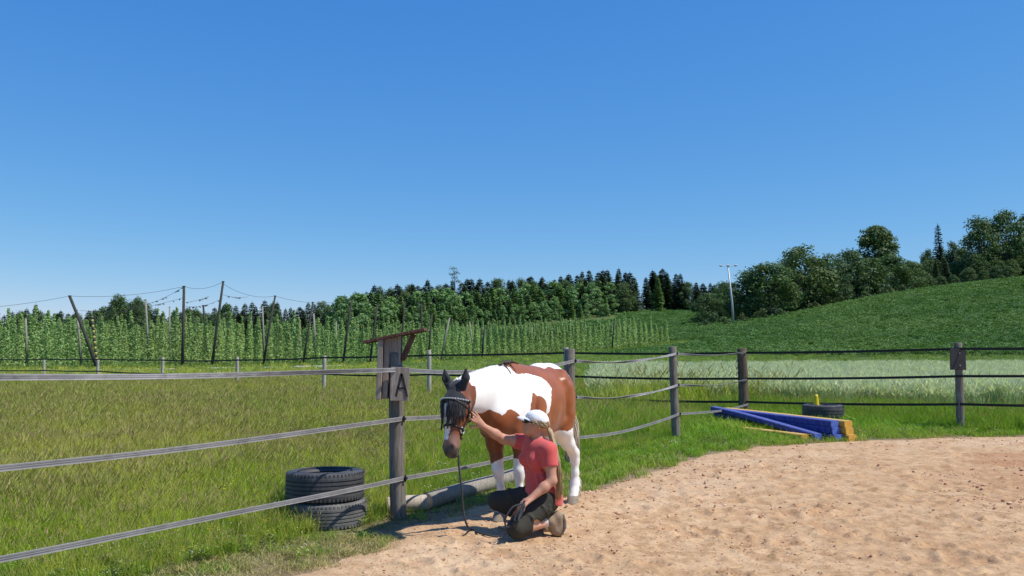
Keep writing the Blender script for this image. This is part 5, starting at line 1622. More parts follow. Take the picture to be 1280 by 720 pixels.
def coat_mat():
    m, nt, out = new_mat('horse_coat')
    b = node(nt, 'ShaderNodeBsdfPrincipled', Roughness=0.4); b.inputs['Specular IOR Level'].default_value = 0.45
    b.inputs['Sheen Weight'].default_value = 0.08
    co = coords(nt)
    a1 = nt.nodes.new('ShaderNodeAttribute'); a1.attribute_name = 'tint'
    a2 = nt.nodes.new('ShaderNodeAttribute'); a2.attribute_name = 'whitem'
    a3 = nt.nodes.new('ShaderNodeAttribute'); a3.attribute_name = 'dirt'
    hair = noise(nt, 46.0, co, 4.0, 0.7, (1, 1, 0.35))
    mm = node(nt, 'ShaderNodeMath'); mm.operation = 'MULTIPLY_ADD'; mm.inputs[1].default_value = 0.9; mm.inputs[2].default_value = -0.45; nt.links.new(hair, mm.inputs[0])
    ad = node(nt, 'ShaderNodeMath'); ad.operation = 'ADD'; nt.links.new(a2.outputs['Fac'], ad.inputs[0]); nt.links.new(mm.outputs[0], ad.inputs[1])
    fac = ramp(nt, ad.outputs[0], [(0.42, (0, 0, 0)), (0.58, (1, 1, 1))])
    v = ramp(nt, noise(nt, 7.0, co, 4.0, 0.6), [(0.3, (0.82, 0.8, 0.8)), (0.7, (1.12, 1.1, 1.05))])
    brown = mixc(nt, 1.0, a1.outputs['Color'], v, 'MULTIPLY')
    wh = ramp(nt, noise(nt, 9.0, co, 5.0, 0.65), [(0.3, (0.84, 0.8, 0.73)), (0.6, (0.88, 0.86, 0.82))])
    wh = mixc(nt, a3.outputs['Fac'], wh, (0.5, 0.39, 0.29))
    nt.links.new(mixc(nt, fac, brown, wh), b.inputs['Base Color'])
    bn = nt.nodes.new('ShaderNodeBump'); bn.inputs['Strength'].default_value = 0.18; bn.inputs['Distance'].default_value = 0.006
    nt.links.new(noise(nt, 70.0, co, 4.0, 0.65, (1, 1, 0.3)), bn.inputs['Height']); nt.links.new(bn.outputs['Normal'], b.inputs['Normal'])
    nt.links.new(b.outputs['BSDF'], out.inputs['Surface'])
    return m
COAT = coat_mat()
hme, HV = f.mesh('horse_body', COAT)
# coat pattern, painted on by place on the body
BROWN = np.array((0.3, 0.088, 0.024)); DARKB = np.array((0.085, 0.03, 0.016)); WHITE = np.array((0.86, 0.83, 0.78)); PINK = np.array((0.5, 0.3, 0.24)); BLACK = np.array((0.02, 0.017, 0.016))
x, y, z = HV.T
wob = (fbm(x * 9 + 31, z * 9 + 7, 3) - 0.5) * 0.045; wob2 = (fbm(x * 9 + 3, z * 9 + 57, 3) - 0.5) * 0.045
xw, zw = x + wob, z + wob2
white = np.zeros(len(HV), bool)
W_BODY = [(1.2, 1.5), (1.18, 1.27), (1.13, 1.2), (1.17, 1.16), (1.14, 1.06), (1.02, 1.02), (.95, 1.02), (.91, 1.055), (.87, 1.03), (.83, .99), (.77, 1.045), (.73, 1.045), (.69, 1.01), (.65, .95), (.58, .92), (.5, .96), (.48, 1.08), (.41, 1.17), (.29, 1.14), (.23, 1.1), (.18, 1.04), (.17, .96), (.13, .98), (.08, 1.18), (.045, 1.19), (.06, 1.23), (.1, 1.32), (.3, 1.345), (.5, 1.35), (.54, 1.39), (.6, 1.6), (1.2, 1.6)]
W_RUMP = [(-.02, 1.425), (-.14, 1.4), (-.27, 1.41), (-.43, 1.37), (-.54, 1.28), (-.64, 1.08), (-1.1, 1.1), (-1.1, 1.7), (-.02, 1.7)]
white |= in_poly(xw, zw, W_BODY)
white |= in_poly(xw, zw, W_RUMP)
white |= (x < -.2) & (zw < .775 - 0.12 * (x + .4))                     # hind legs
white |= (x > .25) & (x < .66) & (zw < .585 + 0.5 * (y + .1) * (y < 0))        # front legs
col = np.tile(BROWN, (len(HV), 1))

# darker brown low on the breast and forearm
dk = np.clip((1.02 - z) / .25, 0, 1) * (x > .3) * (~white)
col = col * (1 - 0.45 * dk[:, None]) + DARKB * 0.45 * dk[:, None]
# head: brown, white blaze down the front, pink and dark muzzle
hx = (HV - PO) @ hd / hl; hf = (HV - PO) @ hfr; hy = (HV - PO) @ hlat
ishead = (hx > -.15) & (hx < 1.2) & (np.linalg.norm(HV - (PO + np.clip(hx, 0, 1)[:, None] * hd * hl), axis=1) < .24) & (x > 1.12)
hcol = np.tile(BROWN * 0.62, (len(HV), 1))
blaze = (hf > .01) & (np.abs(hy + .012 + .006 * np.sin(hx * 9)) < .038 + .012 * np.sin(hx * 6)) & (hx < .8)
hcol = np.where(blaze[:, None], WHITE, hcol)
mz = np.clip((hx - .66) / .12, 0, 1)[:, None]
hcol = np.where((blaze[:, None]), hcol, hcol * (1 - mz) + PINK * np.array((.5, .45, .42)) * mz)
mz = np.clip((hx - .86 + 0.03 * np.sin(hy * 60)) / .09, 0, 1)[:, None]
hcol = hcol * (1 - mz) + (BLACK * 1.5 + .012) * mz
for s_ in (1, -1):
    dn = np.linalg.norm(HV - hp_(.915, .06, .05 * s_), axis=1); k_ = np.clip(1.5 - dn / .024, 0, 1)[:, None]; hcol = hcol * (1 - k_) + BLACK * k_
ml = np.clip(1.6 - np.abs(hx - .93) / .01, 0, 1)[:, None] * ((hf < .02) & (np.abs(hy) > .02))[:, None]; hcol = hcol * (1 - ml) + BLACK * ml
col = np.where(ishead[:, None], hcol, col)
# grey brown knees of the white legs, dusty hooves
hoof = z < .085 
set_tint(hme, col)
wm = (white & ~ishead).astype(float)
ed = np.zeros(len(hme.edges) * 2, np.int32); hme.edges.foreach_get('vertices', ed); ed = ed.reshape(-1, 2)
for _ in range(2):
    s1 = np.bincount(ed[:, 0], wm[ed[:, 1]], len(wm)) + np.bincount(ed[:, 1], wm[ed[:, 0]], len(wm)); n_ = np.bincount(ed.ravel(), minlength=len(wm))
    wm = 0.4 * wm + 0.6 * s1 / np.maximum(n_, 1)
dirt = np.clip((.62 - z) / .5, 0, 1) * np.clip((fbm(y * 14 + z * 9, z * 7 + x * 3, 3) - .38) * 3.0, 0, 1) * .75
for nm, ar in (('whitem', wm), ('dirt', dirt)):
    at = hme.attributes.new(nm, 'FLOAT', 'POINT'); at.data.foreach_set('value', ar.astype(np.float32))
body = link_mesh('body', hme, horse)
HB = M['hoof'] = basic('hoof_horn', (0.3, 0.25, 0.19), (0.2, 0.16, 0.12), rough=0.7, scale=20)
for s_ in (1, -1):
    for hx_, yy in ((.545 + FL[s_][0], FL[s_][1]), (-.61 + HLg[s_][0], HLg[s_][1])):
        mb = MB(); pr = [(.072, 0), (.07, .012), (.058, .075), (.05, .082)]
        vs, fs = [], []
        for k, (r_, zz) in enumerate(pr):
            for a in range(20):
                w = 6.2832 * a / 20; vs.append((hx_ + .018 - zz * .38 + r_ * 1.1 * math.cos(w), yy + r_ * .95 * math.sin(w), zz))
        for k in range(3):
            for a in range(20): fs.append((k * 20 + a, k * 20 + (a + 1) % 20, k * 20 + 20 + (a + 1) % 20, k * 20 + 20 + a))
        fs.append(tuple(reversed(range(20)))); fs.append(tuple(60 + a for a in range(20)))
        mb.add(vs, fs); mb.build('hoof', HB, horse, smooth=True)
HAIRW = basic('pale_horse_hair', (0.72, 0.66, 0.54), (0.55, 0.47, 0.36), rough=0.6, scale=15)
HAIRD = basic('dark_horse_hair', (0.045, 0.035, 0.03), (0.08, 0.06, 0.05), rough=0.6, scale=15)
# feathering behind the fetlocks
hr_ = random.Random(8); L_ = []
for s_ in (1, -1):
    for fx, fy in ((.48 + FL[s_][0], FL[s_][1]), (-.69 + HLg[s_][0], HLg[s_][1])):
        for k in range(34):
            a = hr_.uniform(1.2, 5.1); z0 = hr_.uniform(.13, .26)
            p = Vector((fx + .045 * math.cos(a), fy + .042 * math.sin(a), z0))
            o = Vector((math.cos(a), math.sin(a), 0))
            L_.append([p, p + o * .018 + Vector((0, 0, -.04)), p + o * .022 + Vector((0.01, 0, -.085))])
strands('fetlock_hair', L_, HAIRW, horse, w=.006, wave=.004, seed=2)
# mane: falls to the left in front, to the right behind; dark at the withers
def crest(t):      # along the top of the neck from poll (0) to withers (1)
    P_ = [Vector((1.2, -.215, 1.325)), Vector((1.06, -.2, 1.355)), Vector((.9, -.168, 1.385)), Vector((.74, -.135, 1.41)), Vector((.58, -.105, 1.43)), Vector((.46, -.09, 1.44))]
    k = min(int(t * 5), 4); return P_[k].lerp(P_[k + 1], t * 5 - k)
L_, Ld = [], []
for k in range(260):
    t = hr_.random(); p = crest(t) + Vector((0, hr_.uniform(-.02, .02), -.025))
    sd_ = 1 if hr_.random() < (0.0 if t < .7 else .12) else -1
    ln = hr_.uniform(.16, .3) * (1 if sd_ < 0 else .5)
    q = [p, p + Vector((.01, .035 * sd_, .028)), p + Vector((.02, .085 * sd_, -.03)), p + Vector((.03 + hr_.uniform(-.03, .03), .115 * sd_, -.03 - ln * .6)), p + Vector((.03 + hr_.uniform(-.05, .05), .125 * sd_, -.03 - ln))]
    (Ld if t > .82 else L_).append(q)
for k in range(46):
    p = crest(hr_.uniform(.78, 1.0)); Ld.append([p + Vector((0, 0, -.02)), p + Vector((-.02, .01, .035)), p + Vector((-.07, hr_.uniform(-.03, .05), .035)), p + Vector((-.13, hr_.uniform(-.02, .08), -.0))])
HAIRM = basic('white_mane_hair', (0.86, 0.83, 0.76), (0.74, 0.69, 0.58), rough=0.6, scale=9)
mane = strands('mane', L_, HAIRM, horse, w=.009, wave=.012, seed=3)
strands('withers_mane', Ld, HAIRD, mane, w=.009, wave=.012, seed=4)
# tail
L_ = []
for k in range(100):
    a = hr_.uniform(0, 6.28); r_ = hr_.random() ** .5
    p = Vector((-.84 + .02 * math.cos(a), .02 + .02 * math.sin(a), 1.22 + hr_.uniform(-.03, .03)))
    e_ = Vector((-1.0 + .055 * r_ * math.cos(a), .12 + .075 * r_ * math.sin(a), hr_.uniform(.36, .62)))
    L_.append([p, p.lerp(e_, .12) + Vector((-.05, 0, .03)), p.lerp(e_, .35) + Vector((-.045 + .03 * math.cos(a), .03 * math.sin(a), 0)), p.lerp(e_, .7) + Vector((-.02 + .04 * math.cos(a), .045 * math.sin(a), 0)), e_])
strands('tail', L_, HAIRW, horse, w=.01, wave=.015, seed=5)
# eyes
for s_ in (1, -1):
    c_ = hp_(.255, .04, .088 * s_)
    bm = bmesh.new(); bmesh.ops.create_uvsphere(bm, u_segments=14, v_segments=10, radius=.021)
    me_ = bpy.data.meshes.new('eye'); bm.to_mesh(me_); bm.free(); me_.materials.append(basic('eye_dark', (.012, .008, .006), rough=.12, spec=.6))
    me_.polygons.foreach_set('use_smooth', [True] * len(me_.polygons)); link_mesh('eye', me_, horse, c_)
# ear bonnet: a knitted cap over poll, forehead and ears
fb = Field((.98, -.52, .95), (1.6, .08, 1.6), 0.0085)
fb.chain([(*hp_(t, fr), r_ + .008, la) for t, fr, r_, la in ((.0, -.0, .1, .8), (.2, .004, .118, .87), (.27, .0, .117, .84))], .03, hlat)
fb.cut(hp_(.235), -hd + 0.0 * hfr)
for s_ in (1, -1):
    b0 = hp_(.0, .03, .074 * s_) ; b0 = b0 + np.array((0, 0, .05)); tip = b0 + np.array((.0, 0, .14)) + hlat * .04 * s_ + hfr * .02
    m_ = b0 * .55 + tip * .45 + hlat * .012 * s_
    fb.seg(b0, m_, .036, .037, .03); fb.seg(m_, tip, .037, .008, .012)
    fo = m_ + hfr * .03; fb.seg(b0 * .8 + tip * .2 + hfr * .035, b0 * .25 + tip * .75 + hfr * .028, .016, .006, .012, op='sub')
KNIT = basic('black_knit', (.018, .018, .022), (.028, .028, .032), rough=.85, scale=40, bump=.2, sheen=.2)
bme, _ = fb.mesh('ear_bonnet', KNIT); bonnet = link_mesh('ear_bonnet', bme, horse)
# bridle
LEA = basic('black_leather', (.02, .017, .015), (.035, .03, .027), rough=.45, scale=25)
BEAD = basic('browband_beads', (.75, .76, .78), (.55, .56, .6), rough=.25, scale=60, metallic=.4)
br = link_mesh('bridle', MB().mesh('bridle', LEA), horse)
def hring(t, back=True, n=26, grow=.007, a0=0, a1=6.2832, tilt=0.0):
    r_ = np.interp(t, [h[0] for h in HEAD], [h[2] for h in HEAD]); la = np.interp(t, [h[0] for h in HEAD], [h[3] for h in HEAD]); fr = np.interp(t, [h[0] for h in HEAD], [h[1] for h in HEAD])
    out = []
    for w in np.linspace(a0, a1, n):
        c_, s__ = math.cos(w), math.sin(w)
        out.append(Vector(hp_(t - tilt * c_, fr + (r_ + grow) * c_, (r_ * la + grow + .004) * s__)))
    return out
def strap(name, pts, w, mat, parent):
    mb = MB(); mb.tube(pts, w, 6); return mb.build(name, mat, parent, smooth=True)
strap('noseband', hring(.6, grow=.009, tilt=.03), .011, LEA, br)
strap('throat_strap', hring(.3, grow=.03, tilt=.14), .008, LEA, br)
for s_ in (1, -1):
    pts = [Vector(hp_(t, fr, la * s_)) for t, fr, la in ((.12, -.01, .104), (.25, -.03, .115), (.4, -.04, .108), (.52, -.03, .083), (.62, -.02, .075), (.72, -.02, .072))]
    strap('cheek_strap', pts, .010, LEA, br)
    mb = MB(); c_ = Vector(hp_(.62, -.022, .077 * s_)); mb.tube([c_ + Vector(hd) * .026 * math.cos(w) + Vector(hfr) * .026 * math.sin(w) for w in np.linspace(0, 6.2832, 16)], .0055, 6); mb.build('ring', M['metal_grey'], br)
bb = strap('browband', hring(.155, grow=.014, a0=-1.75, a1=1.75), .010, LEA, br)
mb = MB()
for p in hring(.155, grow=.026, a0=-1.35, a1=1.35, n=17): mb.box(p, (.016, .016, .012), bev=.003)
o = mb.build('beads', BEAD, bb); o['kind'] = 'stuff'
# fringe hanging from the browband over the face
L_ = []
for k in range(64):
    w = -1.3 + 2.6 * (k + .5) / 64 + hr_.uniform(-.02, .02)
    if -.42 < w < -.02 and (k % 4 or abs(w + .2) < .1): continue                             # parts over the blaze
    tt = hr_.uniform(.4, .66) if abs(w) < 1.0 else hr_.uniform(.38, .55)
    def at_(t, g): 
        r_ = np.interp(t, [h[0] for h in HEAD], [h[2] for h in HEAD]); la = np.interp(t, [h[0] for h in HEAD], [h[3] for h in HEAD]); fr = np.interp(t, [h[0] for h in HEAD], [h[1] for h in HEAD])
        return Vector(hp_(t, fr + (r_ + g) * math.cos(w), (r_ * la + g) * math.sin(w)))
    L_.append([at_(.16, .022), at_(.16 + (tt - .16) * .35, .028), at_(.16 + (tt - .16) * .7, .03), at_(tt, .03)])
strands('fringe', L_, KNIT, br, w=.0065, wave=.006, seed=7, taper=.8)
strap('chin_strap', hring(.74, grow=.006, a0=1.9, a1=4.38, n=14), .008, LEA, br)
# ------------------------------------------------------------------ the person kneeling by the horse
PK = 0.02
def J(u, v, d): return np.array(pt(u, v, d))
person = empty('person', (0.2, 7.3, PK), 0, 'person in coral shirt and white cap kneeling beside the horse, hand on its cheek', 'person')
PO_ = np.array((0.2, 7.3, PK))
j = {k: J(*a) - PO_ for k, a in {
 'head': (669, 529, 7.33), 'neck0': (676, 552, 7.34), 'neck1': (672, 540, 7.33),
 'shN': (686, 560, 7.2), 'shF': (656, 550, 7.48), 'chest': (672, 572, 7.34), 'waist': (674, 600, 7.36), 'hipC': (677, 620, 7.36),
 'elF': (629, 549, 7.42), 'wrF': (604, 533, 7.30), 'elN': (690, 601, 7.14), 'wrN': (665, 622, 7.07),
 'hipN': (682, 627, 7.28), 'hipF': (670, 622, 7.45), 'knN': (646, 660, 7.1), 'knF': (622, 626, 7.5), 'anN': (688, 652, 7.27), 'anF': (680, 659, 7.47)}.items()}
SKIN = np.array((0.53, 0.265, 0.17))
pf = Field((-.72, -.42, -.03), (.46, .42, 1.16), 0.0058)
V3 = lambda *a: np.array(a, float)
tw = (j['shN'] - j['shF']); tw[2] = 0; tw /= np.linalg.norm(tw)        # across the shoulders, towards the near one
fw = np.cross(tw, (0, 0, 1.0)); 
if fw[0] > 0: fw = -fw                                              # the way the chest faces
def torso(F, g=0.0, k=.04, lo=True):
    F.seg(j['chest'] + V3(0, 0, .06), j['waist'], .098 + g, .082 + g, k, tw, 1.5, 1.35)
    F.seg(j['waist'], j['hipC'], .082 + g, .112 + g, k, tw, 1.35, 1.35)
    F.seg(j['shF'] + V3(0, 0, -.015), j['shN'] + V3(0, 0, -.015), .052 + g, .052 + g, k)
    for s_ in (1, -1): F.ell(j['chest'] + V3(0, 0, -.01) + fw * .07 + tw * .062 * s_, (.058 + g,) * 3, .035)
    F.ell(j['chest'] - fw * .03 + V3(0, 0, .04), (.1 + g, .1 + g, .11 + g), .05)
torso(pf)
pf.seg(j['neck0'] + V3(0, 0, -.02), j['neck1'], .05, .046, .03)
# head: faces left, looking at the horse
hc = j['head']; hfw = V3(-1, .12, .22); hfw /= np.linalg.norm(hfw); hsd = np.cross((0, 0, 1.0), hfw); hsd /= np.linalg.norm(hsd); hup = np.cross(hfw, hsd)
HC = lambda a, b, c: hc + hfw * a + hsd * b + hup * c
from mathutils import Quaternion
hq = Matrix((Vector(hfw), Vector(hsd), Vector(hup))).transposed().to_quaternion()
pf.ell(HC(-.012, 0, .02), (.094, .073, .088), .02, hq)
pf.ell(HC(.022, 0, -.035), (.07, .06, .083), .03, hq)
pf.ell(HC(.06, 0, -.092), (.03, .034, .022), .025, hq)               # chin
pf.seg(HC(.088, 0, .02), HC(.108, 0, -.024), .011, .014, .016)       # nose
pf.ell(HC(.075, 0, .03), (.022, .055, .014), .02, hq)                # brow
pf.ell(HC(.085, 0, -.055), (.014, .024, .008), .01, hq); pf.ell(HC(.082, 0, -.068), (.014, .022, .008), .01, hq)
pf.seg(HC(.1, -.03, -.0615), HC(.1, .03, -.0615), .003, .003, .004, op='sub')
for s_ in (1, -1):
    pf.ell(HC(-.015, .077 * s_, -.005), (.02, .011, .032), .01, hq)  # ears
    pf.ell(HC(.084, .03 * s_, .008), (.012, .016, .01), .012, hq, 'sub')
    pf.ell(HC(.076, .03 * s_, .007), (.012, .012, .011), .006, hq)
# arms
def arm(F, sh, el, wr, g=0.0, t0=0.0, t1=2.0, k=.025):
    P_ = [(sh, .056), (sh * .5 + el * .5, .048), (el, .04), (el * .6 + wr * .4, .041), (wr, .0275)]
    n_ = [0, .5, 1.0, 1.4, 2.0]
    for (a, ra), (b, rb), ta in zip(P_[:-1], P_[1:], n_[:-1]):
        if ta >= t1: break
        F.seg(a, b, ra + g, rb + g, k)
arm(pf, j['shN'] + V3(0, 0, -.02), j['elN'], j['wrN']); arm(pf, j['shF'] + V3(0, 0, -.02), j['elF'], j['wrF'])
def hand(F, wr, dirv, palm_n, thumb_dir, curl, L=.175, spread=.16, thumb_curl=.3):
    d = dirv / np.linalg.norm(dirv); n_ = palm_n - d * (palm_n @ d); n_ /= np.linalg.norm(n_); s = np.cross(n_, d)
    if s @ thumb_dir < 0: s = -s                                     # s: towards the thumb's side
    F.seg(wr, wr + d * .05, .024, .028, .02, n_, .72)
    for o in (-.026, -.009, .009, .026):
        F.seg(wr + d * .025 + s * o * .6, wr + d * .088 + s * o, .014, .0125, .014)
    for o, ln, sp in ((.029, .072, .9), (.0095, .082, .3), (-.010, .076, -.3), (-.029, .058, -1.0)):
        p = wr + d * .09 + s * o; a = d + s * sp * spread
        for q, (fl, r0, r1) in enumerate(((.42, .0098, .0092), (.33, .0092, .0084), (.25, .0084, .0068))):
            ang = curl * (q + .6) * .5
            v = a / np.linalg.norm(a) * math.cos(ang) + n_ * math.sin(ang)
            e_ = p + v * ln * fl; F.seg(p, e_, r0, r1, .005); p = e_
    p = wr + d * .03 + s * .026
    for fl, r0, r1, c_ in ((.034, .0135, .0115, .0), (.03, .0115, .010, thumb_curl), (.025, .010, .0075, thumb_curl * 2)):
        v = s * (.8 - c_ * .8) + d * (.62 + c_ * .5) + n_ * (.25 + c_ * .4); v /= np.linalg.norm(v)
        e_ = p + v * fl; F.seg(p, e_, r0, r1, .007); p = e_
# far hand on the horse's cheek, near hand resting on the thigh round the rope
hand(pf, j['wrF'], J(588, 516, 7.24) - PO_ - j['wrF'], V3(-.3, .75, -.1), V3(0, -.3, -1), .18)
hand(pf, j['wrN'], J(653, 631, 7.02) - PO_ - j['wrN'], V3(.1, .25, -1), V3(-1, -.2, .2), .95, thumb_curl=.5)
# legs
def thigh(F, hp, kn, g=0.0): F.seg(hp, kn, .092 + g, .062 + g, .04); 
def shin(F, kn, an, g=0.0, t1=1.0):
    d = an - kn
    F.seg(kn, kn + d * .3, .06 + g, .056 + g, .03)
    if t1 > .3: F.seg(kn + d * .3, kn + d * min(t1, 1.0), .056 + g, (.034 if t1 >= 1 else .05) + g, .02)
thigh(pf, j['hipN'], j['knN']); thigh(pf, j['hipF'], j['knF'])
shin(pf, j['knN'], j['anN']); shin(pf, j['knF'], j['anF'])
toeN, toeF = J(697, 664, 7.29) - PO_, J(690, 664, 7.5) - PO_
pf.seg(j['anN'], toeN, .036, .03, .02); pf.seg(j['anF'], toeF, .036, .03, .02)
pf.ell(j['hipC'] + V3(.04, 0, .0), (.115, .15, .1), .05)
SKINM = attr_mat('skin', .5, .08, 80, .35)
pme, PV = pf.mesh('person_body', SKINM)
tint = np.tile(SKIN, (len(PV), 1))
lp_ = (PV - hc) @ hfw; lz = (PV - hc) @ hup; ls = (PV - hc) @ hsd
lips = (lp_ > .082) & (np.abs(lz + .0615) < .011) & (np.abs(ls) < .024); tint[lips] = (.42, .15, .12)
eyes_ = (lp_ > .07) & (np.abs(lz - .008) < .009) & (np.abs(np.abs(ls) - .03) < .013); tint[eyes_] = (.06, .045, .035)
tint *= (1 + .18 * (fbm(PV[:, 0] * 30, PV[:, 2] * 30, 3) - .5))[:, None]
tint[PV[:, 2] < .2] = tint[PV[:, 2] < .2] * np.array((1.2, 1.3, 1.35))  # paler calves
set_tint(pme, tint)
pb = link_mesh('body', pme, person)
# shirt with short sleeves
sf = Field((-.35, -.42, .2), (.46, .42, .95), 0.0065)
torso(sf, .013, .045)
for sh, el in (('shN', 'elN'), ('shF', 'elF')):
    a = j[sh] + V3(0, 0, -.02); b = a + (j[el] - a) * (.55 if sh == 'shN' else .5); sf.seg(a, b, .068, .066, .03)
    if sh == 'shN': SLN = (b, (j[el] - a))
    else: SLF = (b, (j[el] - a))
sf.seg(j['hipC'] + V3(.01, 0, .02), j['hipC'] + V3(.03, 0, -.03), .128, .14, .04, tw, 1.28)
rngf = np.random.default_rng(3)
for k in range(46):                                                 # folds
    t = rngf.random(); c_ = j['chest'] * (1 - t) + j['hipC'] * t
    a = rngf.uniform(0, 6.28); o = fw * math.cos(a) * .1 + tw * math.sin(a) * .14
    q = c_ + o; tg = V3(0, 0, 1) * rngf.uniform(.2, 1) + (fw * -math.sin(a) + tw * math.cos(a)) * rngf.uniform(-.8, .8); tg /= np.linalg.norm(tg)
    sf.seg(q - tg * .05, q + tg * .05, .0115, .0115, .016, op='add' if k % 2 else 'add')
sf.seg(j['neck0'] + V3(-.03, -.0, .0), j['neck1'] + V3(-.02, 0, .03), .05, .062, .01, op='sub')
hem = j['hipC'] + V3(0, 0, -.015); sf.cut(hem, (.35, .0, 1))
SHIRT = basic('coral_knit', (.64, .1, .09), (.53, .075, .068), rough=.8, scale=8, bump=.12, bscale=120, sheen=.2)
def cut_end(F, c, d, rad):            # trims a sleeve square
    d = d / np.linalg.norm(d); sl, P = F._win(c - rad, c + rad); q = (P - c) @ d
    near = np.linalg.norm(P - c, axis=-1) < rad
    F.D[sl] = np.where(near, np.maximum(F.D[sl], q), F.D[sl])
cut_end(sf, SLN[0], SLN[1], .1); cut_end(sf, SLF[0], SLF[1], .1)
sme, _ = sf.mesh('shirt', SHIRT); link_mesh('shirt', sme, person)
# trousers ending below the knee
tf = Field((-.5, -.45, -.03), (.46, .42, .5), 0.0065)
tf.ell(j['hipC'] + V3(.03, 0, .0), (.132, .165, .115), .05)
thigh(tf, j['hipN'], j['knN'], .02); thigh(tf, j['hipF'], j['knF'], .02)
for kn, an in (('knN', 'anN'), ('knF', 'anF')):
    d = j[an] - j[kn]; tf.seg(j[kn], j[kn] + d * .36, .078, .07, .03)
for k in range(30):
    hp, kn = (('hipN', 'knN'), ('hipF', 'knF'))[k % 2]; t = rngf.random(); c_ = j[hp] * (1 - t) + j[kn] * t
    a = rngf.uniform(0, 6.28); ax = j[kn] - j[hp]; ax /= np.linalg.norm(ax); e1 = np.cross(ax, (0, 1, 0)); e1 /= np.linalg.norm(e1); e2 = np.cross(ax, e1)
    q = c_ + (e1 * math.cos(a) + e2 * math.sin(a)) * (.108 - .03 * t); tg = e1 * -math.sin(a) + e2 * math.cos(a) + ax * rngf.uniform(-.6, .6); tg /= np.linalg.norm(tg)
    tf.seg(q - tg * .045, q + tg * .045, .007, .007, .018)
for kn, an in (('knN', 'anN'), ('knF', 'anF')):
    d = j[an] - j[kn]; cut_end(tf, j[kn] + d * .36, d, .1)
TROU = basic('dark_olive_cloth', (.038, .036, .028), (.05, .047, .037), rough=.85, scale=9, bump=.15, bscale=140)
tme, _ = tf.mesh('trousers', TROU); link_mesh('trousers', tme, person)
# shoes: tucked under, soles to the right; white socks
SHOE = basic('beige_suede', (.36, .26, .17), (.28, .2, .13), rough=.9, scale=14, bump=.2)
SOLE = basic('shoe_sole', (.2, .17, .14), (.3, .27, .23), rough=.8, scale=20)
SOCK = basic('white_sock', (.75, .74, .72), (.68, .67, .65), rough=.9, scale=20)
for an, toe, dy in (('anN', toeN, 0), ('anF', toeF, 0)):
    a = j[an]; sf_ = Field(np.minimum(a, toe) - .17, np.maximum(a, toe) + .17, 0.0065)
    heel = a + V3(.07, .0, .045); tip = toe + V3(-.0, 0, .0); tip[2] = .032
    sf_.seg(a + V3(.015, 0, .01), heel, .047, .04, .03); sf_.seg(heel, heel * .35 + tip * .65 + V3(.022, 0, 0), .042, .046, .03, (0, 1, 0), 1.05); sf_.seg(a, tip, .05, .036, .03, (0, 1, 0), 1.2); sf_.ell(tip + V3(-.012, 0, .006), (.05, .052, .034), .03)
    sf_.cut((0, 0, .0), (0, 0, 1))
    sm_, _ = sf_.mesh('shoe', SHOE); so = link_mesh('shoe', sm_, person)
    mb = MB(); d = (heel - tip); pts = [tip + V3(.028, 0, -.02), tip + d * .35 + V3(.053, 0, 0), tip + d * .7 + V3(.05, 0, 0), heel + V3(.03, 0, .02)]
    vs, fs = [], []
    for i, p in enumerate(pts):
        w_ = (.04, .05, .04, .036)[i]
        for yy, xx in ((-w_, 0), (w_, 0), (w_, .016), (-w_, .016)): vs.append((p[0] + xx, p[1] + yy, p[2]))
    for i in range(3):
        for q in range(4): fs.append((i * 4 + q, i * 4 + (q + 1) % 4, i * 4 + 4 + (q + 1) % 4, i * 4 + 4 + q))
    fs += [(3, 2, 1, 0), (12, 13, 14, 15)]
    mb.add(vs, fs); mb.build('sole', SOLE, so)
    kn = j['knN' if an == 'anN' else 'knF']; d = a - kn; d /= np.linalg.norm(d)
    mb = MB(); mb.tube([a - d * .075, a - d * .03, a], [.0405, .041, .044], 14); mb.build('sock', SOCK, person, smooth=True)
# cap with a brim
CAP = basic('white_cap_cloth', (.82, .82, .83), (.76, .76, .78), rough=.8, scale=10, bump=.1)
cf = Field(hc - .2, hc + .2, 0.006)
cf.ell(HC(-.008, 0, .03), (.107, .083, .087), .01, hq); cf.cut(HC(0, 0, .026), hq @ Vector((-.12, 0, 1)))
cf.ell(HC(-.008, 0, .024), (.1, .076, .08), .004, hq, 'sub')
cme, _ = cf.mesh('cap', CAP); cap_o = link_mesh('cap', cme, person)
mb = MB(); vs, fs = [], []; nn = 16
for i in range(nn + 1):
    w = -1.25 + 2.5 * i / nn
    for k, (ra, dz) in enumerate(((1.0, 0), (1.4, -.008), (1.68, -.022), (1.68, -.028), (1.36, -.015), (1.0, -.008))):
        rr_ = 1.0 + (ra - 1.0) * max(0.02, math.cos(w) ** .8 if math.cos(w) > 0 else 0.02)
        vs.append(HC(-.008 + .104 * rr_ * math.cos(w), .078 * (1 + (rr_ - 1) * .25) * math.sin(w), .04 + dz * (rr_ > 1.02) - .018 * abs(math.sin(w)) ** 2 * (k not in (0, 5))))
for i in range(nn):
    for k in range(6): fs.append((i * 6 + k, i * 6 + (k + 1) % 6, i * 6 + 6 + (k + 1) % 6, i * 6 + 6 + k))
mb.add(vs, fs); mb.build('brim', CAP, cap_o, smooth=True)
mb = MB(); mb.tube([HC(-.012, 0, .112), HC(-.012, 0, .12)], [.012, .006], 10); mb.build('button', CAP, cap_o)
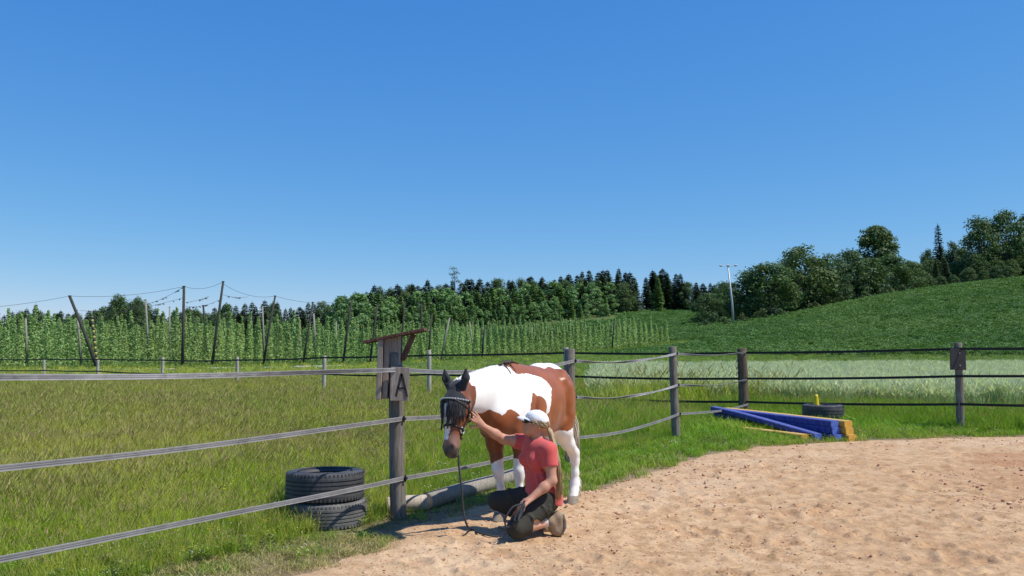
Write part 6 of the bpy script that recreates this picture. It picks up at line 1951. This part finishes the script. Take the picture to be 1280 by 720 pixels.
# sunglasses
GL = basic('dark_lens', (.015, .012, .012), rough=.1, spec=.6)
gl = link_mesh('sunglasses', MB().mesh('sunglasses', GL), person)
for s_ in (1, -1):
    mb = MB(); vs = []; 
    for k in range(14):
        w = 6.2832 * k / 14; yy_ = .034 * s_ + .029 * math.cos(w); vs.append(HC(.113 - 5.0 * yy_ * yy_, yy_, .006 + .021 * math.sin(w)))
    vs2 = [v - hfw * .004 for v in vs]
    mb.add(vs + vs2, [tuple(range(14)), tuple(range(27, 13, -1))] + [(k, 14 + k, 14 + (k + 1) % 14, (k + 1) % 14) for k in range(14)]); mb.build('lens', GL, gl)
    mb = MB(); mb.ribbon([Vector(HC(.094, .063 * s_, .006)), Vector(HC(.07, .074 * s_, .006)), Vector(HC(.04, .08 * s_, .008)), Vector(HC(-.02, .086 * s_, .006))], [.036, .03, .01, .007], .004); mb.build('temple', GL, gl)
mb = MB(); mb.tube([HC(.113, -.01, .012), HC(.116, 0, .015), HC(.113, .01, .012)], .0028, 6); mb.build('bridge', GL, gl)
# hair: under the cap, then a long ponytail down the back
BL = basic('blond_hair', (.5, .36, .2), (.36, .25, .13), rough=.5, scale=22)
L_ = []; pr_ = random.Random(12)
for k in range(150):
    a = pr_.uniform(-2.4, 2.4); st = HC(-.012 - .1 * math.cos(a * .62), .086 * math.sin(a * .62) * (1 if abs(a) < 2.2 else 1), .025 + pr_.uniform(-.03, .02))
    kt = HC(-.115, 0, -.01); L_.append([st, st * .5 + kt * .5 + V3(.012, 0, -.012), kt + V3(pr_.uniform(-.01, .01), pr_.uniform(-.012, .012), pr_.uniform(-.012, .012))])
for k in range(40):                                                 # strands in front of the ear
    s_ = pr_.choice((1, -1)); st = HC(.02 + pr_.uniform(-.03, .02), .08 * s_, .03); L_.append([st, st + hsd * s_ * .006 + V3(.02, 0, -.03), HC(-.05, .078 * s_, -.03), HC(-.11, .01 * s_, -.015)])
hair = strands('hair', L_, BL, person, w=.006, wave=.004, seed=6)
L_ = []
for k in range(150):
    a = pr_.uniform(0, 6.28); r_ = pr_.random() ** .5; o = V3(.02 * r_ * math.cos(a), .022 * r_ * math.sin(a), 0)
    tt = pr_.uniform(.7, 1.0)
    way = [HC(-.112, 0, -.004), J(688, 540, 7.27) - PO_, J(693, 558, 7.25) - PO_, J(697, 580, 7.22) - PO_, J(699, 604, 7.2) - PO_, J(698, 628, 7.2) - PO_]
    pts = [way[0] + o * .3]
    for q in range(1, 6):
        x_ = q * tt; i_ = min(int(x_), 4); pts.append(way[i_] * (1 - x_ + i_) + way[i_ + 1] * (x_ - i_) + o * (.8 + .12 * q))
    L_.append(pts)
strands('ponytail', L_, BL, hair, w=.0055, wave=.01, seed=9, taper=.25)

# ------------------------------------------------------------------ lead rope
ROPE = basic('dark_rope', (.03, .032, .036), (.055, .055, .06), rough=.8, scale=60, bump=.3)
def world_h(p): return horse.matrix_basis @ Vector(p)
c0 = world_h(hp_(.78, -.075, .0))
P_ = lambda u, v, d: Vector(pt(u, v, d))
hN = Vector(J(654, 630, 7.02))
ropep = [c0, P_(574, 585, 7.22), P_(577, 610, 7.2), P_(579, 635, 7.2), P_(583, 655, 7.2)]
for u, v in ((590, 668), (604, 674), (622, 675), (638, 671)):
    g_ = gnd(u, v); ropep.append(Vector((g_[0], g_[1], max(0.012, sand_z(*g_) + .008))))
ropep += [P_(646, 655, 6.93), P_(650, 642, 6.95), P_(653, 633, 6.99), hN, P_(656, 626, 7.02)]
def smooth_path(p, n=8):
    out = []
    for i in range(len(p) - 1):
        p0, p1, p2, p3 = p[max(i - 1, 0)], p[i], p[i + 1], p[min(i + 2, len(p) - 1)]
        for k in range(n):
            t = k / n; out.append(0.5 * ((2 * p1) + (p2 - p0) * t + (2 * p0 - 5 * p1 + 4 * p2 - p3) * t * t + (3 * p1 - p0 - 3 * p2 + p3) * t ** 3))
    return out + [p[-1]]
rp = empty('lead_rope', c0, 0, 'dark lead rope hanging from the bridle to sand and up to hand', 'rope')
mb = MB(); mb.tube([q - c0 for q in smooth_path(ropep)], .0085, 8); mb.build('rope', ROPE, rp, smooth=True)
loops = [[P_(654, 630, 7.0), P_(641, 634, 6.97), P_(632, 648, 6.95), P_(633, 659, 6.95), P_(641, 655, 6.95), P_(650, 640, 6.96), P_(655, 629, 7.0)],
         [P_(655, 631, 7.0), P_(647, 640, 6.96), P_(643, 650, 6.94), P_(649, 648, 6.94), P_(656, 632, 6.98)]]
for lo_ in loops:
    mb = MB(); mb.tube([q - c0 for q in smooth_path(lo_)], .0085, 8); mb.build('rope_loop', ROPE, rp, smooth=True)
mb = MB(); mb.tube([c0 - c0 + Vector((0, 0, .03)), Vector((0, 0, -.04))], .013, 8); mb.build('snap_hook', M['metal_grey'], rp)
